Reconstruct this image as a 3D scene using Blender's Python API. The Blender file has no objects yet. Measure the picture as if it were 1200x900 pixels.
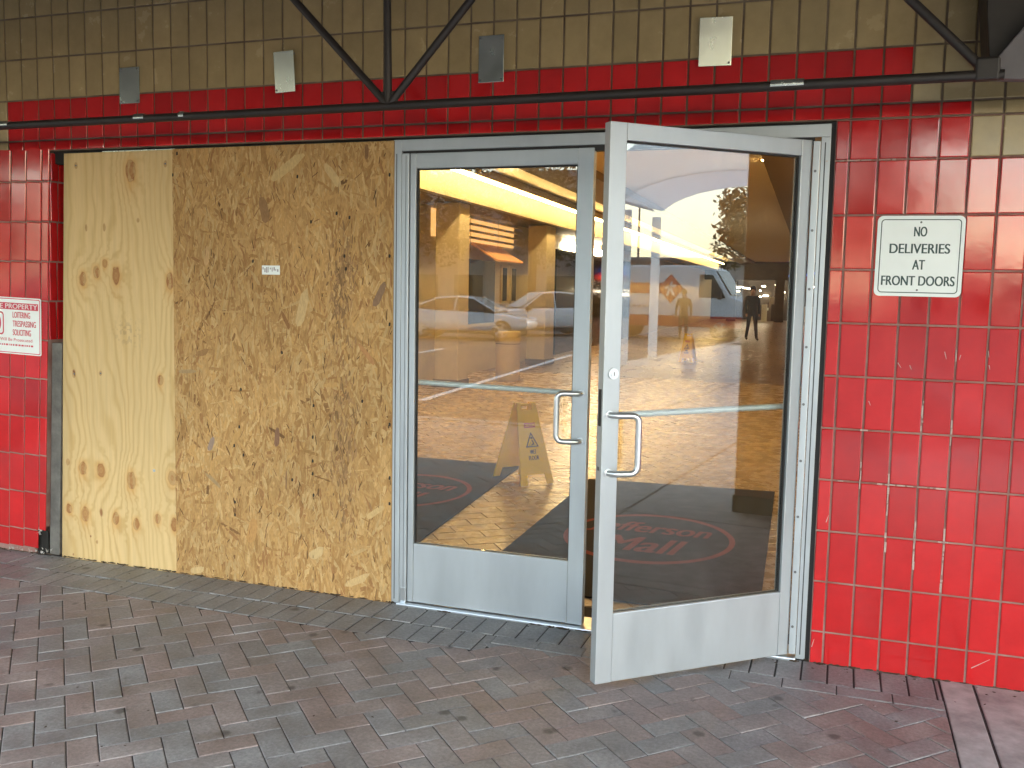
import bpy, bmesh, math, random
import numpy as np
from mathutils import Vector, Matrix, Euler

random.seed(7)
R = math.radians
S = bpy.context.scene
C = S.collection

# ------------------------------------------------------------------ camera, world, sun, exposure
CAM = Vector((1.9156, -4.0252, 1.5257))
YAW, PITCH, ROLL, FPX = -0.3343, 0.0999, 0.0187, 1102.955
_f = Vector((math.sin(YAW) * math.cos(PITCH), math.cos(YAW) * math.cos(PITCH), -math.sin(PITCH)))
_r0 = Vector((math.cos(YAW), -math.sin(YAW), 0))
_u0 = _r0.cross(_f)
_r = math.cos(ROLL) * _r0 + math.sin(ROLL) * _u0
_u = -math.sin(ROLL) * _r0 + math.cos(ROLL) * _u0
cd = bpy.data.cameras.new("camera")
cam = bpy.data.objects.new("camera", cd)
C.objects.link(cam)
M3 = Matrix((_r, _u, -_f)).transposed()
cam.matrix_world = Matrix.Translation(CAM) @ M3.to_4x4()
cd.sensor_width = 36
cd.lens = 36 * FPX / 1200
cd.clip_end = 2000
cd.clip_start = 0.05
S.camera = cam

W = bpy.data.worlds.new("World")
S.world = W
W.use_nodes = True
wn = W.node_tree
bg = wn.nodes["Background"]
sky = wn.nodes.new("ShaderNodeTexSky")
sky.sky_type = 'NISHITA'
sky.sun_disc = False
SUN_EL, SUN_AZ = R(34), R(146)          # azimuth measured from +Y towards +X
sky.sun_elevation = SUN_EL
sky.sun_rotation = SUN_AZ
sky.air_density = 1.5
sky.dust_density = 1.0
sky.ozone_density = 1.5
hsv = wn.nodes.new('ShaderNodeHueSaturation')     # thin overcast: the whole sky is paler than a clear one
hsv.inputs['Saturation'].default_value = .78
wn.links.new(sky.outputs[0], hsv.inputs['Color'])
wn.links.new(hsv.outputs[0], bg.inputs[0])
bg.inputs[1].default_value = 0.15
sl = bpy.data.lights.new("sun", 'SUN')
sl.energy = 0.8
sl.angle = R(18)
sl.color = (1, .95, .88)
sun = bpy.data.objects.new("sun", sl)
C.objects.link(sun)
sd = Vector((math.sin(SUN_AZ) * math.cos(SUN_EL), math.cos(SUN_AZ) * math.cos(SUN_EL), math.sin(SUN_EL)))
sun.rotation_euler = sd.to_track_quat('Z', 'Y').to_euler()
sun.location = (0, -20, 30)
S.view_settings.view_transform = 'Standard'
S.view_settings.look = 'None'
S.view_settings.gamma = 1
S.view_settings.exposure = 2.6
S.cycles.use_denoising = True
S.cycles.max_bounces = 10
S.cycles.transparent_max_bounces = 16
S.cycles.sample_clamp_indirect = 6
S.cycles.caustics_reflective = False
S.cycles.caustics_refractive = False

TUBE_STRENGTH = 15.0
DOWN_STRENGTH = 170.0


def at(u, v, axis, val):
    """point on an axis-aligned plane of the place that a photo pixel (1200x900) falls on"""
    d = _f + _r * ((u - 600) / FPX) - _u * ((v - 450) / FPX)
    t = (val - CAM[axis]) / d[axis]
    return CAM + d * t


def px(P):
    d = Vector(P) - CAM
    z = d.dot(_f)
    if z < .05:
        return None
    return (600 + FPX * d.dot(_r) / z, 450 - FPX * d.dot(_u) / z, z)


# ------------------------------------------------------------------ helpers
def tag(o, label=None, cat=None, group=None, kind=None):
    if label: o['label'] = label
    if cat: o['category'] = cat
    if group: o['group'] = group
    if kind: o['kind'] = kind
    return o


def empty(name, loc, label=None, cat=None, group=None, rz=0, kind=None):
    o = bpy.data.objects.new(name, None)
    C.objects.link(o)
    o.location = loc
    o.rotation_euler = (0, 0, rz)
    o.empty_display_size = .1
    return tag(o, label, cat, group, kind)


def link(name, me, parent=None, loc=None):
    o = bpy.data.objects.new(name, me)
    C.objects.link(o)
    if parent is not None: o.parent = parent
    if loc is not None: o.location = loc
    return o


class MB:
    def __init__(s):
        s.v = []; s.f = []; s.m = []; s.sm = []
    def add(s, vs, fs, mi=0, smooth=False):
        b = len(s.v)
        s.v += [tuple(q) for q in vs]
        s.f += [tuple(i + b for i in f) for f in fs]
        s.m += [mi] * len(fs)
        s.sm += [smooth] * len(fs)
        return s
    def box(s, x0, x1, y0, y1, z0, z1, mi=0):
        vs = [(x, y, z) for z in (z0, z1) for y in (y0, y1) for x in (x0, x1)]
        return s.add(vs, [(0, 2, 3, 1), (4, 5, 7, 6), (0, 1, 5, 4), (2, 6, 7, 3), (0, 4, 6, 2), (1, 3, 7, 5)], mi)
    def prism(s, pts, ext, mi=0, smooth=False):
        n = len(pts)
        e = Vector(ext)
        vs = [Vector(q) for q in pts] + [Vector(q) + e for q in pts]
        fs = [tuple(range(n))[::-1], tuple(range(n, 2 * n))] + [(i, (i + 1) % n, (i + 1) % n + n, i + n) for i in range(n)]
        return s.add(vs, fs, mi, smooth)
    def tube(s, path, r, n=12, mi=0, cap=True):
        P = [Vector(q) for q in path]
        rs = r if isinstance(r, (list, tuple)) else [r] * len(P)
        b = []
        up = None
        for i, q in enumerate(P):
            t = (P[min(i + 1, len(P) - 1)] - P[max(i - 1, 0)]).normalized()
            if up is None:
                up = t.orthogonal().normalized()
            up = (up - t * up.dot(t)).normalized()
            w = t.cross(up)
            b += [q + (up * math.cos(a) + w * math.sin(a)) * rs[i] for a in [2 * math.pi * k / n for k in range(n)]]
        fs = []
        for i in range(len(P) - 1):
            for k in range(n):
                k2 = (k + 1) % n
                fs.append((i * n + k, i * n + k2, (i + 1) * n + k2, (i + 1) * n + k))
        s.add(b, fs, mi, True)
        if cap:
            L = len(P) - 1
            s.add([b[k] for k in range(n)], [tuple(range(n))[::-1]], mi)
            s.add([b[L * n + k] for k in range(n)], [tuple(range(n))], mi)
        return s
    def cyl(s, c, axis, r, h, n=20, mi=0):
        a = Vector(axis).normalized() * h
        return s.tube([Vector(c), Vector(c) + a], r, n, mi)
    def build(s, name, mats, parent=None, loc=None, bevel=0, seg=2):
        me = bpy.data.meshes.new(name)
        me.from_pydata(s.v, [], s.f)
        for m in (mats if isinstance(mats, (list, tuple)) else [mats]): me.materials.append(m)
        me.polygons.foreach_set('material_index', s.m)
        me.polygons.foreach_set('use_smooth', s.sm)
        bm = bmesh.new(); bm.from_mesh(me)
        bmesh.ops.recalc_face_normals(bm, faces=bm.faces)
        bm.to_mesh(me); bm.free()
        o = link(name, me, parent, loc)
        if bevel:
            b = o.modifiers.new('bevel', 'BEVEL')
            b.width = bevel; b.segments = seg; b.limit_method = 'ANGLE'; b.angle_limit = R(40)
            b.harden_normals = False
        return o


def BOX(name, m, parent, x0, x1, y0, y1, z0, z1, bevel=0, loc=None):
    return MB().box(x0, x1, y0, y1, z0, z1).build(name, m, parent, loc, bevel)


# ------------------------------------------------------------------ materials
def mat(name, col, rough=.5, metal=0., var=0., scale=8., col2=None, bump=0., bscale=60., rnd=0., rvar=0., spec=.5, coat=0., stretch=None, emit=None, estr=0., detail=6):
    m = bpy.data.materials.new(name)
    m.use_nodes = True
    nt = m.node_tree
    N, L = nt.nodes, nt.links
    b = N['Principled BSDF']
    b.inputs['Roughness'].default_value = rough
    b.inputs['Metallic'].default_value = metal
    b.inputs['Specular IOR Level'].default_value = spec
    b.inputs['Coat Weight'].default_value = coat
    b.inputs['Coat Roughness'].default_value = .08
    c4 = (*col, 1)
    b.inputs['Base Color'].default_value = c4
    tc = N.new('ShaderNodeTexCoord')
    src = tc.outputs['Object']
    if rnd or stretch or var or bump or rvar:
        oi = N.new('ShaderNodeObjectInfo')
        mp = N.new('ShaderNodeMapping')
        L.new(src, mp.inputs[0])
        if stretch: mp.inputs['Scale'].default_value = stretch
        vm = N.new('ShaderNodeVectorMath'); vm.operation = 'SCALE'
        vm.inputs[0].default_value = (37., 91., 53.)
        L.new(oi.outputs['Random'], vm.inputs['Scale'])
        ad = N.new('ShaderNodeVectorMath'); ad.operation = 'ADD'
        L.new(mp.outputs[0], ad.inputs[0]); L.new(vm.outputs[0], ad.inputs[1])
        src = ad.outputs[0]
    if var or col2 or rvar:
        n = N.new('ShaderNodeTexNoise')
        n.inputs['Scale'].default_value = scale
        n.inputs['Detail'].default_value = detail
        n.inputs['Roughness'].default_value = .65
        L.new(src, n.inputs['Vector'])
        rp = N.new('ShaderNodeValToRGB')
        rp.color_ramp.elements[0].position = .3
        rp.color_ramp.elements[1].position = .72
        if col2 is None:
            rp.color_ramp.elements[0].color = (*[c * (1 - var) for c in col], 1)
            rp.color_ramp.elements[1].color = (*[min(1, c * (1 + var)) for c in col], 1)
        else:
            rp.color_ramp.elements[0].color = c4
            rp.color_ramp.elements[1].color = (*col2, 1)
        L.new(n.outputs['Fac'], rp.inputs[0])
        out = rp.outputs[0]
        if rvar:
            mr = N.new('ShaderNodeMapRange')
            mr.inputs[1].default_value = .3; mr.inputs[2].default_value = .7
            mr.inputs[3].default_value = max(.02, rough - rvar); mr.inputs[4].default_value = rough + rvar
            L.new(n.outputs['Fac'], mr.inputs[0]); L.new(mr.outputs[0], b.inputs['Roughness'])
    else:
        rg = N.new('ShaderNodeRGB'); rg.outputs[0].default_value = c4
        out = rg.outputs[0]
    if rnd:
        hs = N.new('ShaderNodeHueSaturation')
        mr = N.new('ShaderNodeMapRange')
        mr.inputs[3].default_value = 1 - rnd; mr.inputs[4].default_value = 1 + rnd
        L.new(oi.outputs['Random'], mr.inputs[0]); L.new(mr.outputs[0], hs.inputs['Value'])
        L.new(out, hs.inputs['Color'])
        out = hs.outputs[0]
    L.new(out, b.inputs['Base Color'])
    if bump:
        n2 = N.new('ShaderNodeTexNoise')
        n2.inputs['Scale'].default_value = bscale; n2.inputs['Detail'].default_value = 5
        L.new(src, n2.inputs['Vector'])
        bp = N.new('ShaderNodeBump')
        bp.inputs['Strength'].default_value = bump; bp.inputs['Distance'].default_value = .004
        L.new(n2.outputs['Fac'], bp.inputs['Height']); L.new(bp.outputs[0], b.inputs['Normal'])
    if emit:
        b.inputs['Emission Color'].default_value = (*emit, 1)
        b.inputs['Emission Strength'].default_value = estr
    return m


def glass_mat(name, tint=(.94, .97, .95), ior=1.92):
    m = bpy.data.materials.new(name)
    m.use_nodes = True
    nt = m.node_tree; N, L = nt.nodes, nt.links
    N.remove(N['Principled BSDF'])
    out = N['Material Output']
    g = N.new('ShaderNodeNewGeometry')
    mx = N.new('ShaderNodeMix')
    mx.inputs['A'].default_value = ior; mx.inputs['B'].default_value = 1 / ior
    L.new(g.outputs['Backfacing'], mx.inputs['Factor'])
    fr = N.new('ShaderNodeFresnel'); L.new(mx.outputs['Result'], fr.inputs['IOR'])
    tr = N.new('ShaderNodeBsdfTransparent'); tr.inputs[0].default_value = (*tint, 1)
    gl = N.new('ShaderNodeBsdfGlossy'); gl.inputs['Roughness'].default_value = .0
    ms = N.new('ShaderNodeMixShader')
    L.new(fr.outputs[0], ms.inputs[0]); L.new(tr.outputs[0], ms.inputs[1]); L.new(gl.outputs[0], ms.inputs[2])
    # thin uneven diffuse film, added to put haze over the glass
    tc = N.new('ShaderNodeTexCoord'); mp = N.new('ShaderNodeMapping'); mp.inputs['Scale'].default_value = (1.5, 1.5, .7)
    nz = N.new('ShaderNodeTexNoise'); nz.inputs['Scale'].default_value = 4; nz.inputs['Detail'].default_value = 7; nz.inputs['Roughness'].default_value = .65
    L.new(tc.outputs['Object'], mp.inputs[0]); L.new(mp.outputs[0], nz.inputs['Vector'])
    rg = N.new('ShaderNodeMapRange'); rg.inputs[1].default_value = .42; rg.inputs[2].default_value = .75
    rg.inputs[3].default_value = .002; rg.inputs[4].default_value = .02
    L.new(nz.outputs['Fac'], rg.inputs[0])
    df = N.new('ShaderNodeBsdfDiffuse'); df.inputs[0].default_value = (.7, .68, .64, 1)
    m2 = N.new('ShaderNodeMixShader')
    L.new(rg.outputs[0], m2.inputs[0]); L.new(ms.outputs[0], m2.inputs[1]); L.new(df.outputs[0], m2.inputs[2])
    L.new(m2.outputs[0], out.inputs['Surface'])
    return m


M = {}
M['red_tile'] = mat('red_glazed_tile', (.50, .015, .017), .10, var=.11, scale=7, rnd=.15, bump=.05, bscale=25, rvar=.06, spec=.55, coat=.3)
M['yellow_tile'] = mat('yellow_glazed_tile', (.37, .285, .145), .22, var=.12, scale=9, rnd=.10, bump=.05, bscale=25, rvar=.08)
M['grout'] = mat('grout', (.20, .085, .07), .9, scale=5, col2=(.36, .25, .22), bump=.4, bscale=120)
M['grout_dark'] = mat('grout_upper', (.10, .065, .045), .9, scale=5, col2=(.24, .19, .13), bump=.4, bscale=120)
M['grout_dab'] = mat('white_grout', (.48, .39, .35), .9, var=.2, scale=60)
M['alu'] = mat('brushed_aluminium', (.46, .505, .545), .42, .5, var=.10, scale=4, bump=.03, bscale=300, rvar=.10, stretch=(1, 1, .3))
M['alu2'] = mat('satin_aluminium_tube', (.66, .69, .71), .28, .85, var=.05, scale=30)
M['bar'] = mat('pale_satin_bar', (.74, .77, .78), .3, .25, var=.05)
M['alu_line'] = mat('dark_reveal', (.05, .055, .06), .7)
M['gasket'] = mat('black_gasket', (.015, .015, .016), .6)
M['glass'] = glass_mat('door_glass')
M['galv'] = mat('galvanised_plate', (.62, .66, .60), .24, .95, var=.10, scale=9, rvar=.05, bump=.04, bscale=10)
M['screw'] = mat('screw_steel', (.16, .16, .17), .45, .8)
M['pipe'] = mat('dark_bronze_paint', (.022, .018, .016), .5, var=.3, scale=12, bump=.1)
M['bracket'] = mat('grey_steel_paint', (.15, .14, .145), .6, var=.2, scale=7)
M['deck'] = mat('canopy_deck', (.16, .155, .15), .8, var=.1)
M['sign'] = mat('white_sign_face', (.80, .86, .86), .35, var=.04, scale=5)
M['green'] = mat('dark_green_ink', (.035, .075, .075), .5)
M['red_ink'] = mat('red_ink', (.58, .05, .09), .5)
M['white_ink'] = mat('white_ink', (.75, .72, .72), .5)
M['grey_ink'] = mat('grey_ink', (.30, .27, .30), .6)
M['post'] = mat('weathered_steel_post', (.13, .125, .115), .7, var=.35, scale=14, bump=.3)
M['void'] = mat('cavity_black', (.012, .011, .010), .9)
M['rubble'] = mat('broken_plaster', (.40, .385, .36), .9, var=.3, scale=40, bump=.6)
M['osb_edge'] = mat('osb_core', (.40, .245, .10), .85, scale=45, col2=(.50, .33, .15), bump=.4)
M['joint'] = mat('sand_joint', (.045, .044, .044), .95, var=.3, scale=20)
M['litter'] = mat('dry_leaf_bits', (.06, .04, .025), .9, var=.4, scale=50)
M['concrete'] = mat('concrete_slab', (.41, .415, .415), .75, var=.34, scale=10, bump=.25, bscale=90, rvar=.1)
M['asphalt'] = mat('asphalt', (.075, .068, .064), .85, var=.2, scale=3, bump=.4, bscale=50)
M['paint_line'] = mat('white_road_paint', (.7, .7, .68), .7, var=.1)
M['wallmount'] = mat('interior_cream_wall', (.62, .54, .40), .6, var=.05)
M['bulkhead'] = mat('bulkhead_paint', (.44, .40, .29), .7, var=.06)
M['ceil'] = mat('interior_ceiling', (.72, .66, .54), .8, var=.04)
M['beam'] = mat('interior_brown_beam', (.22, .17, .12), .7, var=.1)
M['mat_rubber'] = mat('charcoal_mat_pile', (.010, .011, .014), .95, var=.35, scale=90, bump=.6, bscale=300)
M['mat_red'] = mat('dull_red_mat_print', (.24, .045, .034), .95, var=.25, scale=90, bump=.5, bscale=300)
M['sign_yellow'] = mat('yellow_plastic', (.92, .62, .012), .4, var=.05)
M['black'] = mat('black_plastic', (.02, .02, .02), .5)
M['dark_glass'] = mat('dark_shop_window', (.03, .03, .03), .08, spec=.6)
M['orange'] = mat('orange_fabric', (.74, .40, .18), .8, var=.1)
M['glow'] = mat('backlit_orange_panel', (.6, .3, .1), .7, emit=(1, .5, .16), estr=.22)
M['bin'] = mat('beige_bin', (.62, .50, .34), .5, var=.05)
M['tube'] = mat('fluorescent_tube', (1, .9, .7), .4, emit=(1, .64, .24), estr=TUBE_STRENGTH)
M['down'] = mat('downlight_lens', (1, .9, .7), .4, emit=(1, .66, .28), estr=DOWN_STRENGTH)
M['shoplight'] = mat('shop_light', (1, .9, .8), .4, emit=(1, .8, .55), estr=9)
M['redlight'] = mat('red_light', (1, .1, .05), .4, emit=(1, .05, .03), estr=6)
M['blue_ink'] = mat('blue_sign_letter', (.05, .12, .45), .4, emit=(.1, .25, .9), estr=.35)
M['dark_store'] = mat('dark_store_front', (.045, .032, .024), .5, var=.3, scale=3)
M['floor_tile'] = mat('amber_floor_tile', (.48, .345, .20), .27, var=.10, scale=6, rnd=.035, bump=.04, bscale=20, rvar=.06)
M['floor_tile_dim'] = mat('dim_floor_tile', (.20, .125, .065), .3, var=.14, scale=6, bump=.04, bscale=20, rvar=.06)  # floor tile copy, darkened to paint in the dim far corridor
M['floor_joint'] = mat('floor_grout', (.22, .155, .095), .8)

# pavers: reddish, grey and mixed, with stains
def paver_mat():
    m = bpy.data.materials.new('concrete_paver')
    m.use_nodes = True
    nt = m.node_tree; N, L = nt.nodes, nt.links
    b = N['Principled BSDF']
    oi = N.new('ShaderNodeObjectInfo')
    rp = N.new('ShaderNodeValToRGB'); cr = rp.color_ramp
    cr.interpolation = 'LINEAR'
    cols = [(0, (.290, .232, .219)), (.22, (.300, .255, .244)), (.38, (.278, .260, .257)), (.55, (.254, .258, .264)), (.72, (.275, .279, .284)), (.84, (.300, .243, .229)), (1, (.278, .249, .243))]
    cr.elements[0].position = 0; cr.elements[0].color = (*cols[0][1], 1)
    cr.elements[1].position = 1; cr.elements[1].color = (*cols[-1][1], 1)
    for p_, c_ in cols[1:-1]:
        e = cr.elements.new(p_); e.color = (*c_, 1)
    at_ = N.new('ShaderNodeAttribute'); at_.attribute_name = 'tone'; at_.attribute_type = 'GEOMETRY'
    ao = N.new('ShaderNodeAttribute'); ao.attribute_name = 'tone'; ao.attribute_type = 'OBJECT'
    sm = N.new('ShaderNodeMath'); sm.operation = 'ADD'
    L.new(at_.outputs['Fac'], sm.inputs[0]); L.new(ao.outputs['Fac'], sm.inputs[1])
    L.new(sm.outputs[0], rp.inputs[0])
    ge = N.new('ShaderNodeNewGeometry')
    n1 = N.new('ShaderNodeTexNoise'); n1.inputs['Scale'].default_value = 5.0; n1.inputs['Detail'].default_value = 7; n1.inputs['Roughness'].default_value = .62
    L.new(ge.outputs['Position'], n1.inputs['Vector'])
    r1 = N.new('ShaderNodeMapRange'); r1.inputs[1].default_value = .3; r1.inputs[2].default_value = .7
    r1.inputs[3].default_value = .62; r1.inputs[4].default_value = 1.27
    L.new(n1.outputs['Fac'], r1.inputs[0])
    n2 = N.new('ShaderNodeTexNoise'); n2.inputs['Scale'].default_value = 70; n2.inputs['Detail'].default_value = 6; n2.inputs['Roughness'].default_value = .75
    L.new(ge.outputs['Position'], n2.inputs['Vector'])
    r2 = N.new('ShaderNodeMapRange'); r2.inputs[1].default_value = .3; r2.inputs[2].default_value = .7
    r2.inputs[3].default_value = .72; r2.inputs[4].default_value = 1.3
    L.new(n2.outputs['Fac'], r2.inputs[0])
    # round dark gum spots and small pale chips
    vo = N.new('ShaderNodeTexVoronoi'); vo.inputs['Scale'].default_value = 4.6
    L.new(ge.outputs['Position'], vo.inputs['Vector'])
    n3 = N.new('ShaderNodeTexNoise'); n3.inputs['Scale'].default_value = 50
    L.new(ge.outputs['Position'], n3.inputs['Vector'])
    ad = N.new('ShaderNodeMath'); ad.operation = 'MULTIPLY_ADD'; ad.inputs[1].default_value = .07; 
    L.new(n3.outputs['Fac'], ad.inputs[0]); L.new(vo.outputs['Distance'], ad.inputs[2])
    r3 = N.new('ShaderNodeMapRange'); r3.inputs[1].default_value = .10; r3.inputs[2].default_value = .16
    r3.inputs[3].default_value = .42; r3.inputs[4].default_value = 1
    L.new(ad.outputs[0], r3.inputs[0])
    p1 = N.new('ShaderNodeMath'); p1.operation = 'MULTIPLY'; L.new(r1.outputs[0], p1.inputs[0]); L.new(r2.outputs[0], p1.inputs[1])
    p2 = N.new('ShaderNodeMath'); p2.operation = 'MULTIPLY'; L.new(p1.outputs[0], p2.inputs[0]); L.new(r3.outputs[0], p2.inputs[1])
    hs = N.new('ShaderNodeHueSaturation'); L.new(p2.outputs[0], hs.inputs['Value']); L.new(rp.outputs[0], hs.inputs['Color'])
    v2 = N.new('ShaderNodeTexVoronoi'); v2.inputs['Scale'].default_value = 17
    L.new(ge.outputs['Position'], v2.inputs['Vector'])
    r4 = N.new('ShaderNodeMapRange'); r4.inputs[1].default_value = .05; r4.inputs[2].default_value = .085
    r4.inputs[3].default_value = .55; r4.inputs[4].default_value = 0
    L.new(v2.outputs['Distance'], r4.inputs[0])
    mx = N.new('ShaderNodeMix'); mx.data_type = 'RGBA'
    L.new(r4.outputs[0], mx.inputs[0]); L.new(hs.outputs[0], mx.inputs[6]); mx.inputs[7].default_value = (.33, .32, .31, 1)
    L.new(mx.outputs[2], b.inputs['Base Color'])
    r5 = N.new('ShaderNodeMapRange'); r5.inputs[1].default_value = .35; r5.inputs[2].default_value = .65
    r5.inputs[3].default_value = .42; r5.inputs[4].default_value = .7
    L.new(n1.outputs['Fac'], r5.inputs[0]); L.new(r5.outputs[0], b.inputs['Roughness'])
    bp = N.new('ShaderNodeBump'); bp.inputs['Strength'].default_value = .5; bp.inputs['Distance'].default_value = .003
    L.new(n2.outputs['Fac'], bp.inputs['Height']); L.new(bp.outputs[0], b.inputs['Normal'])
    return m


M['paver'] = paver_mat()


def attr_mat(name, attr, rough, bump=.3, bscale=120, stretch=(1, 1, 1), fine=.12):
    m = bpy.data.materials.new(name)
    m.use_nodes = True
    nt = m.node_tree; N, L = nt.nodes, nt.links
    b = N['Principled BSDF']; b.inputs['Roughness'].default_value = rough
    b.inputs['Specular IOR Level'].default_value = .3
    a = N.new('ShaderNodeAttribute'); a.attribute_name = attr
    tc = N.new('ShaderNodeTexCoord'); mp = N.new('ShaderNodeMapping'); mp.inputs['Scale'].default_value = stretch
    L.new(tc.outputs['Object'], mp.inputs[0])
    n = N.new('ShaderNodeTexNoise'); n.inputs['Scale'].default_value = bscale; n.inputs['Detail'].default_value = 5
    L.new(mp.outputs[0], n.inputs['Vector'])
    mr = N.new('ShaderNodeMapRange'); mr.inputs[1].default_value = .3; mr.inputs[2].default_value = .7
    mr.inputs[3].default_value = 1 - fine; mr.inputs[4].default_value = 1 + fine
    L.new(n.outputs['Fac'], mr.inputs[0])
    hs = N.new('ShaderNodeHueSaturation'); L.new(mr.outputs[0], hs.inputs['Value']); L.new(a.outputs['Color'], hs.inputs['Color'])
    L.new(hs.outputs[0], b.inputs['Base Color'])
    bp = N.new('ShaderNodeBump'); bp.inputs['Strength'].default_value = bump; bp.inputs['Distance'].default_value = .002
    L.new(n.outputs['Fac'], bp.inputs['Height']); L.new(bp.outputs[0], b.inputs['Normal'])
    return m


M['ply'] = attr_mat('pine_plywood_face', 'Col', .62, .15, 90, (1, 1, .08), .05)
M['strand'] = attr_mat('osb_strands', 'Col', .7, .35, 160, (1, 1, .35), .14)


# ------------------------------------------------------------------ text
def text_mesh(body, name='lettering'):
    cu = bpy.data.curves.new(name, 'FONT')
    cu.body = body
    cu.align_x = 'CENTER'; cu.align_y = 'CENTER'
    cu.size = 1
    o = bpy.data.objects.new(name, cu)
    C.objects.link(o)
    dg = bpy.context.evaluated_depsgraph_get(); dg.update()
    me = bpy.data.meshes.new_from_object(o.evaluated_get(dg))
    bpy.data.objects.remove(o); bpy.data.curves.remove(cu)
    v = np.array([q.co[:] for q in me.vertices])
    f = [tuple(p.vertices) for p in me.polygons]
    bpy.data.meshes.remove(me)
    lo, hi = v.min(0), v.max(0)
    v = (v - (lo + hi) / 2)
    return v, f, (hi - lo)


def add_text(mb, body, cx, cz, w, h, place, bold=0., shear=0., mi=0):
    """letters of size w x h centred at (cx, cz) of a flat face; place(a, b, lift) -> world"""
    v, f, sz = text_mesh(body)
    for k, off in enumerate([0] if not bold else [-bold, 0, bold]):
        vs = [place(cx + q[0] / sz[0] * w + off + shear * q[1] / sz[1] * h, cz + q[1] / sz[1] * h, .0002 * k) for q in v]
        mb.add(vs, f, mi)


def add_letters(parent, name, m, body, cx, cz, w, h, place, bold=0., shear=0.):
    """the same, each letter an object of its own"""
    v, f, sz = text_mesh(body)
    par = list(range(len(v)))
    def find(a):
        while par[a] != a: a = par[a]
        return a
    for fc in f:
        for a in fc[1:]: par[find(a)] = find(fc[0])
    groups = {}
    for fc in f: groups.setdefault(find(fc[0]), []).append(fc)
    for fcs in sorted(groups.values(), key=lambda g: min(v[a][0] for fc in g for a in fc)):
        mb = MB()
        ids = sorted({a for fc in fcs for a in fc}); mp = {a: i for i, a in enumerate(ids)}
        for k, off in enumerate([0] if not bold else [-bold, 0, bold]):
            vs = [place(cx + v[a][0] / sz[0] * w + off + shear * v[a][1] / sz[1] * h, cz + v[a][1] / sz[1] * h, .0002 * k) for a in ids]
            mb.add(vs, [tuple(mp[a] for a in fc) for fc in fcs])
        mb.build(name, m, parent)


def rounded(x0, x1, z0, z1, r, n=5):
    pts = []
    for cx, cz, a0 in ((x1 - r, z1 - r, 0), (x0 + r, z1 - r, 90), (x0 + r, z0 + r, 180), (x1 - r, z0 + r, 270)):
        for k in range(n + 1):
            a = R(a0 + 90 * k / n)
            pts.append((cx + r * math.cos(a), cz + r * math.sin(a)))
    return pts


def ring_faces(mb, outer, inner, place, lift, mi=0):
    n = len(outer)
    vs = [place(a, b, lift) for a, b in outer] + [place(a, b, lift) for a, b in inner]
    mb.add(vs, [(i, (i + 1) % n, (i + 1) % n + n, i + n) for i in range(n)], mi)


# ================================================================== SETTING: ground
TW, TH, TX0, TZ0 = .1076, .2135, 1.9138, .1355
TD = .0197                                   # tile faces stand this far in front of the door plane
BORDER = lambda x: -.42 if x < .55 else -.318
g = BOX('ground', M['asphalt'], None, -400, 400, -600, -6.15, -.6, -.13)
tag(g, kind='structure')
g = BOX('road', M['asphalt'], None, -60, 90, -5.999, -5.9985, -.5, -.499); bpy.data.objects.remove(g)
kb = BOX('kerb', M['concrete'], None, -60, 90, -6.15, -6.0, -.5, .0, .015)
tag(kb, kind='structure')
walk = BOX('walkway', M['joint'], None, -60, 90, -6.0, .30, -.4, -.0042)
tag(walk, kind='structure')

PAVER_CACHE = {}
def paver_mesh(poly):
    """chamfered prism from a CCW polygon (local coordinates)"""
    n = len(poly)
    cx = sum(q[0] for q in poly) / n; cy = sum(q[1] for q in poly) / n
    def inset(d):
        out = []
        for i in range(n):
            a, b, c = Vector(poly[i - 1]), Vector(poly[i]), Vector(poly[(i + 1) % n])
            e1 = (b - a).normalized(); e2 = (c - b).normalized()
            n1 = Vector((-e1.y, e1.x)); n2 = Vector((-e2.y, e2.x))
            k = 1 + n1.dot(n2)
            w = (n1 + n2) / max(k, .35)
            out.append(b + w * d)
        return out
    a, b_ = inset(.0020), inset(.0050)
    vs = [(q.x, q.y, -.035) for q in a] + [(q.x, q.y, -.0013) for q in a] + [(q.x, q.y, 0) for q in b_]
    fs = [(i, (i + 1) % n, (i + 1) % n + n, i + n) for i in range(n)]
    fs += [(i + n, (i + 1) % n + n, (i + 1) % n + 2 * n, i + 2 * n) for i in range(n)]
    fs += [tuple(range(2 * n, 3 * n))]
    return vs, fs


def clip(poly, nx, ny, d):
    out = []
    for i in range(len(poly)):
        a, b = poly[i], poly[(i + 1) % len(poly)]
        sa, sb = a[0] * nx + a[1] * ny - d, b[0] * nx + b[1] * ny - d
        if sa <= 0: out.append(a)
        if (sa < 0 < sb) or (sb < 0 < sa):
            t = sa / (sa - sb)
            out.append((a[0] + (b[0] - a[0]) * t, a[1] + (b[1] - a[1]) * t))
    return out


def area(p):
    return .5 * sum(p[i - 1][0] * p[i][1] - p[i][0] * p[i - 1][1] for i in range(len(p)))


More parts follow.
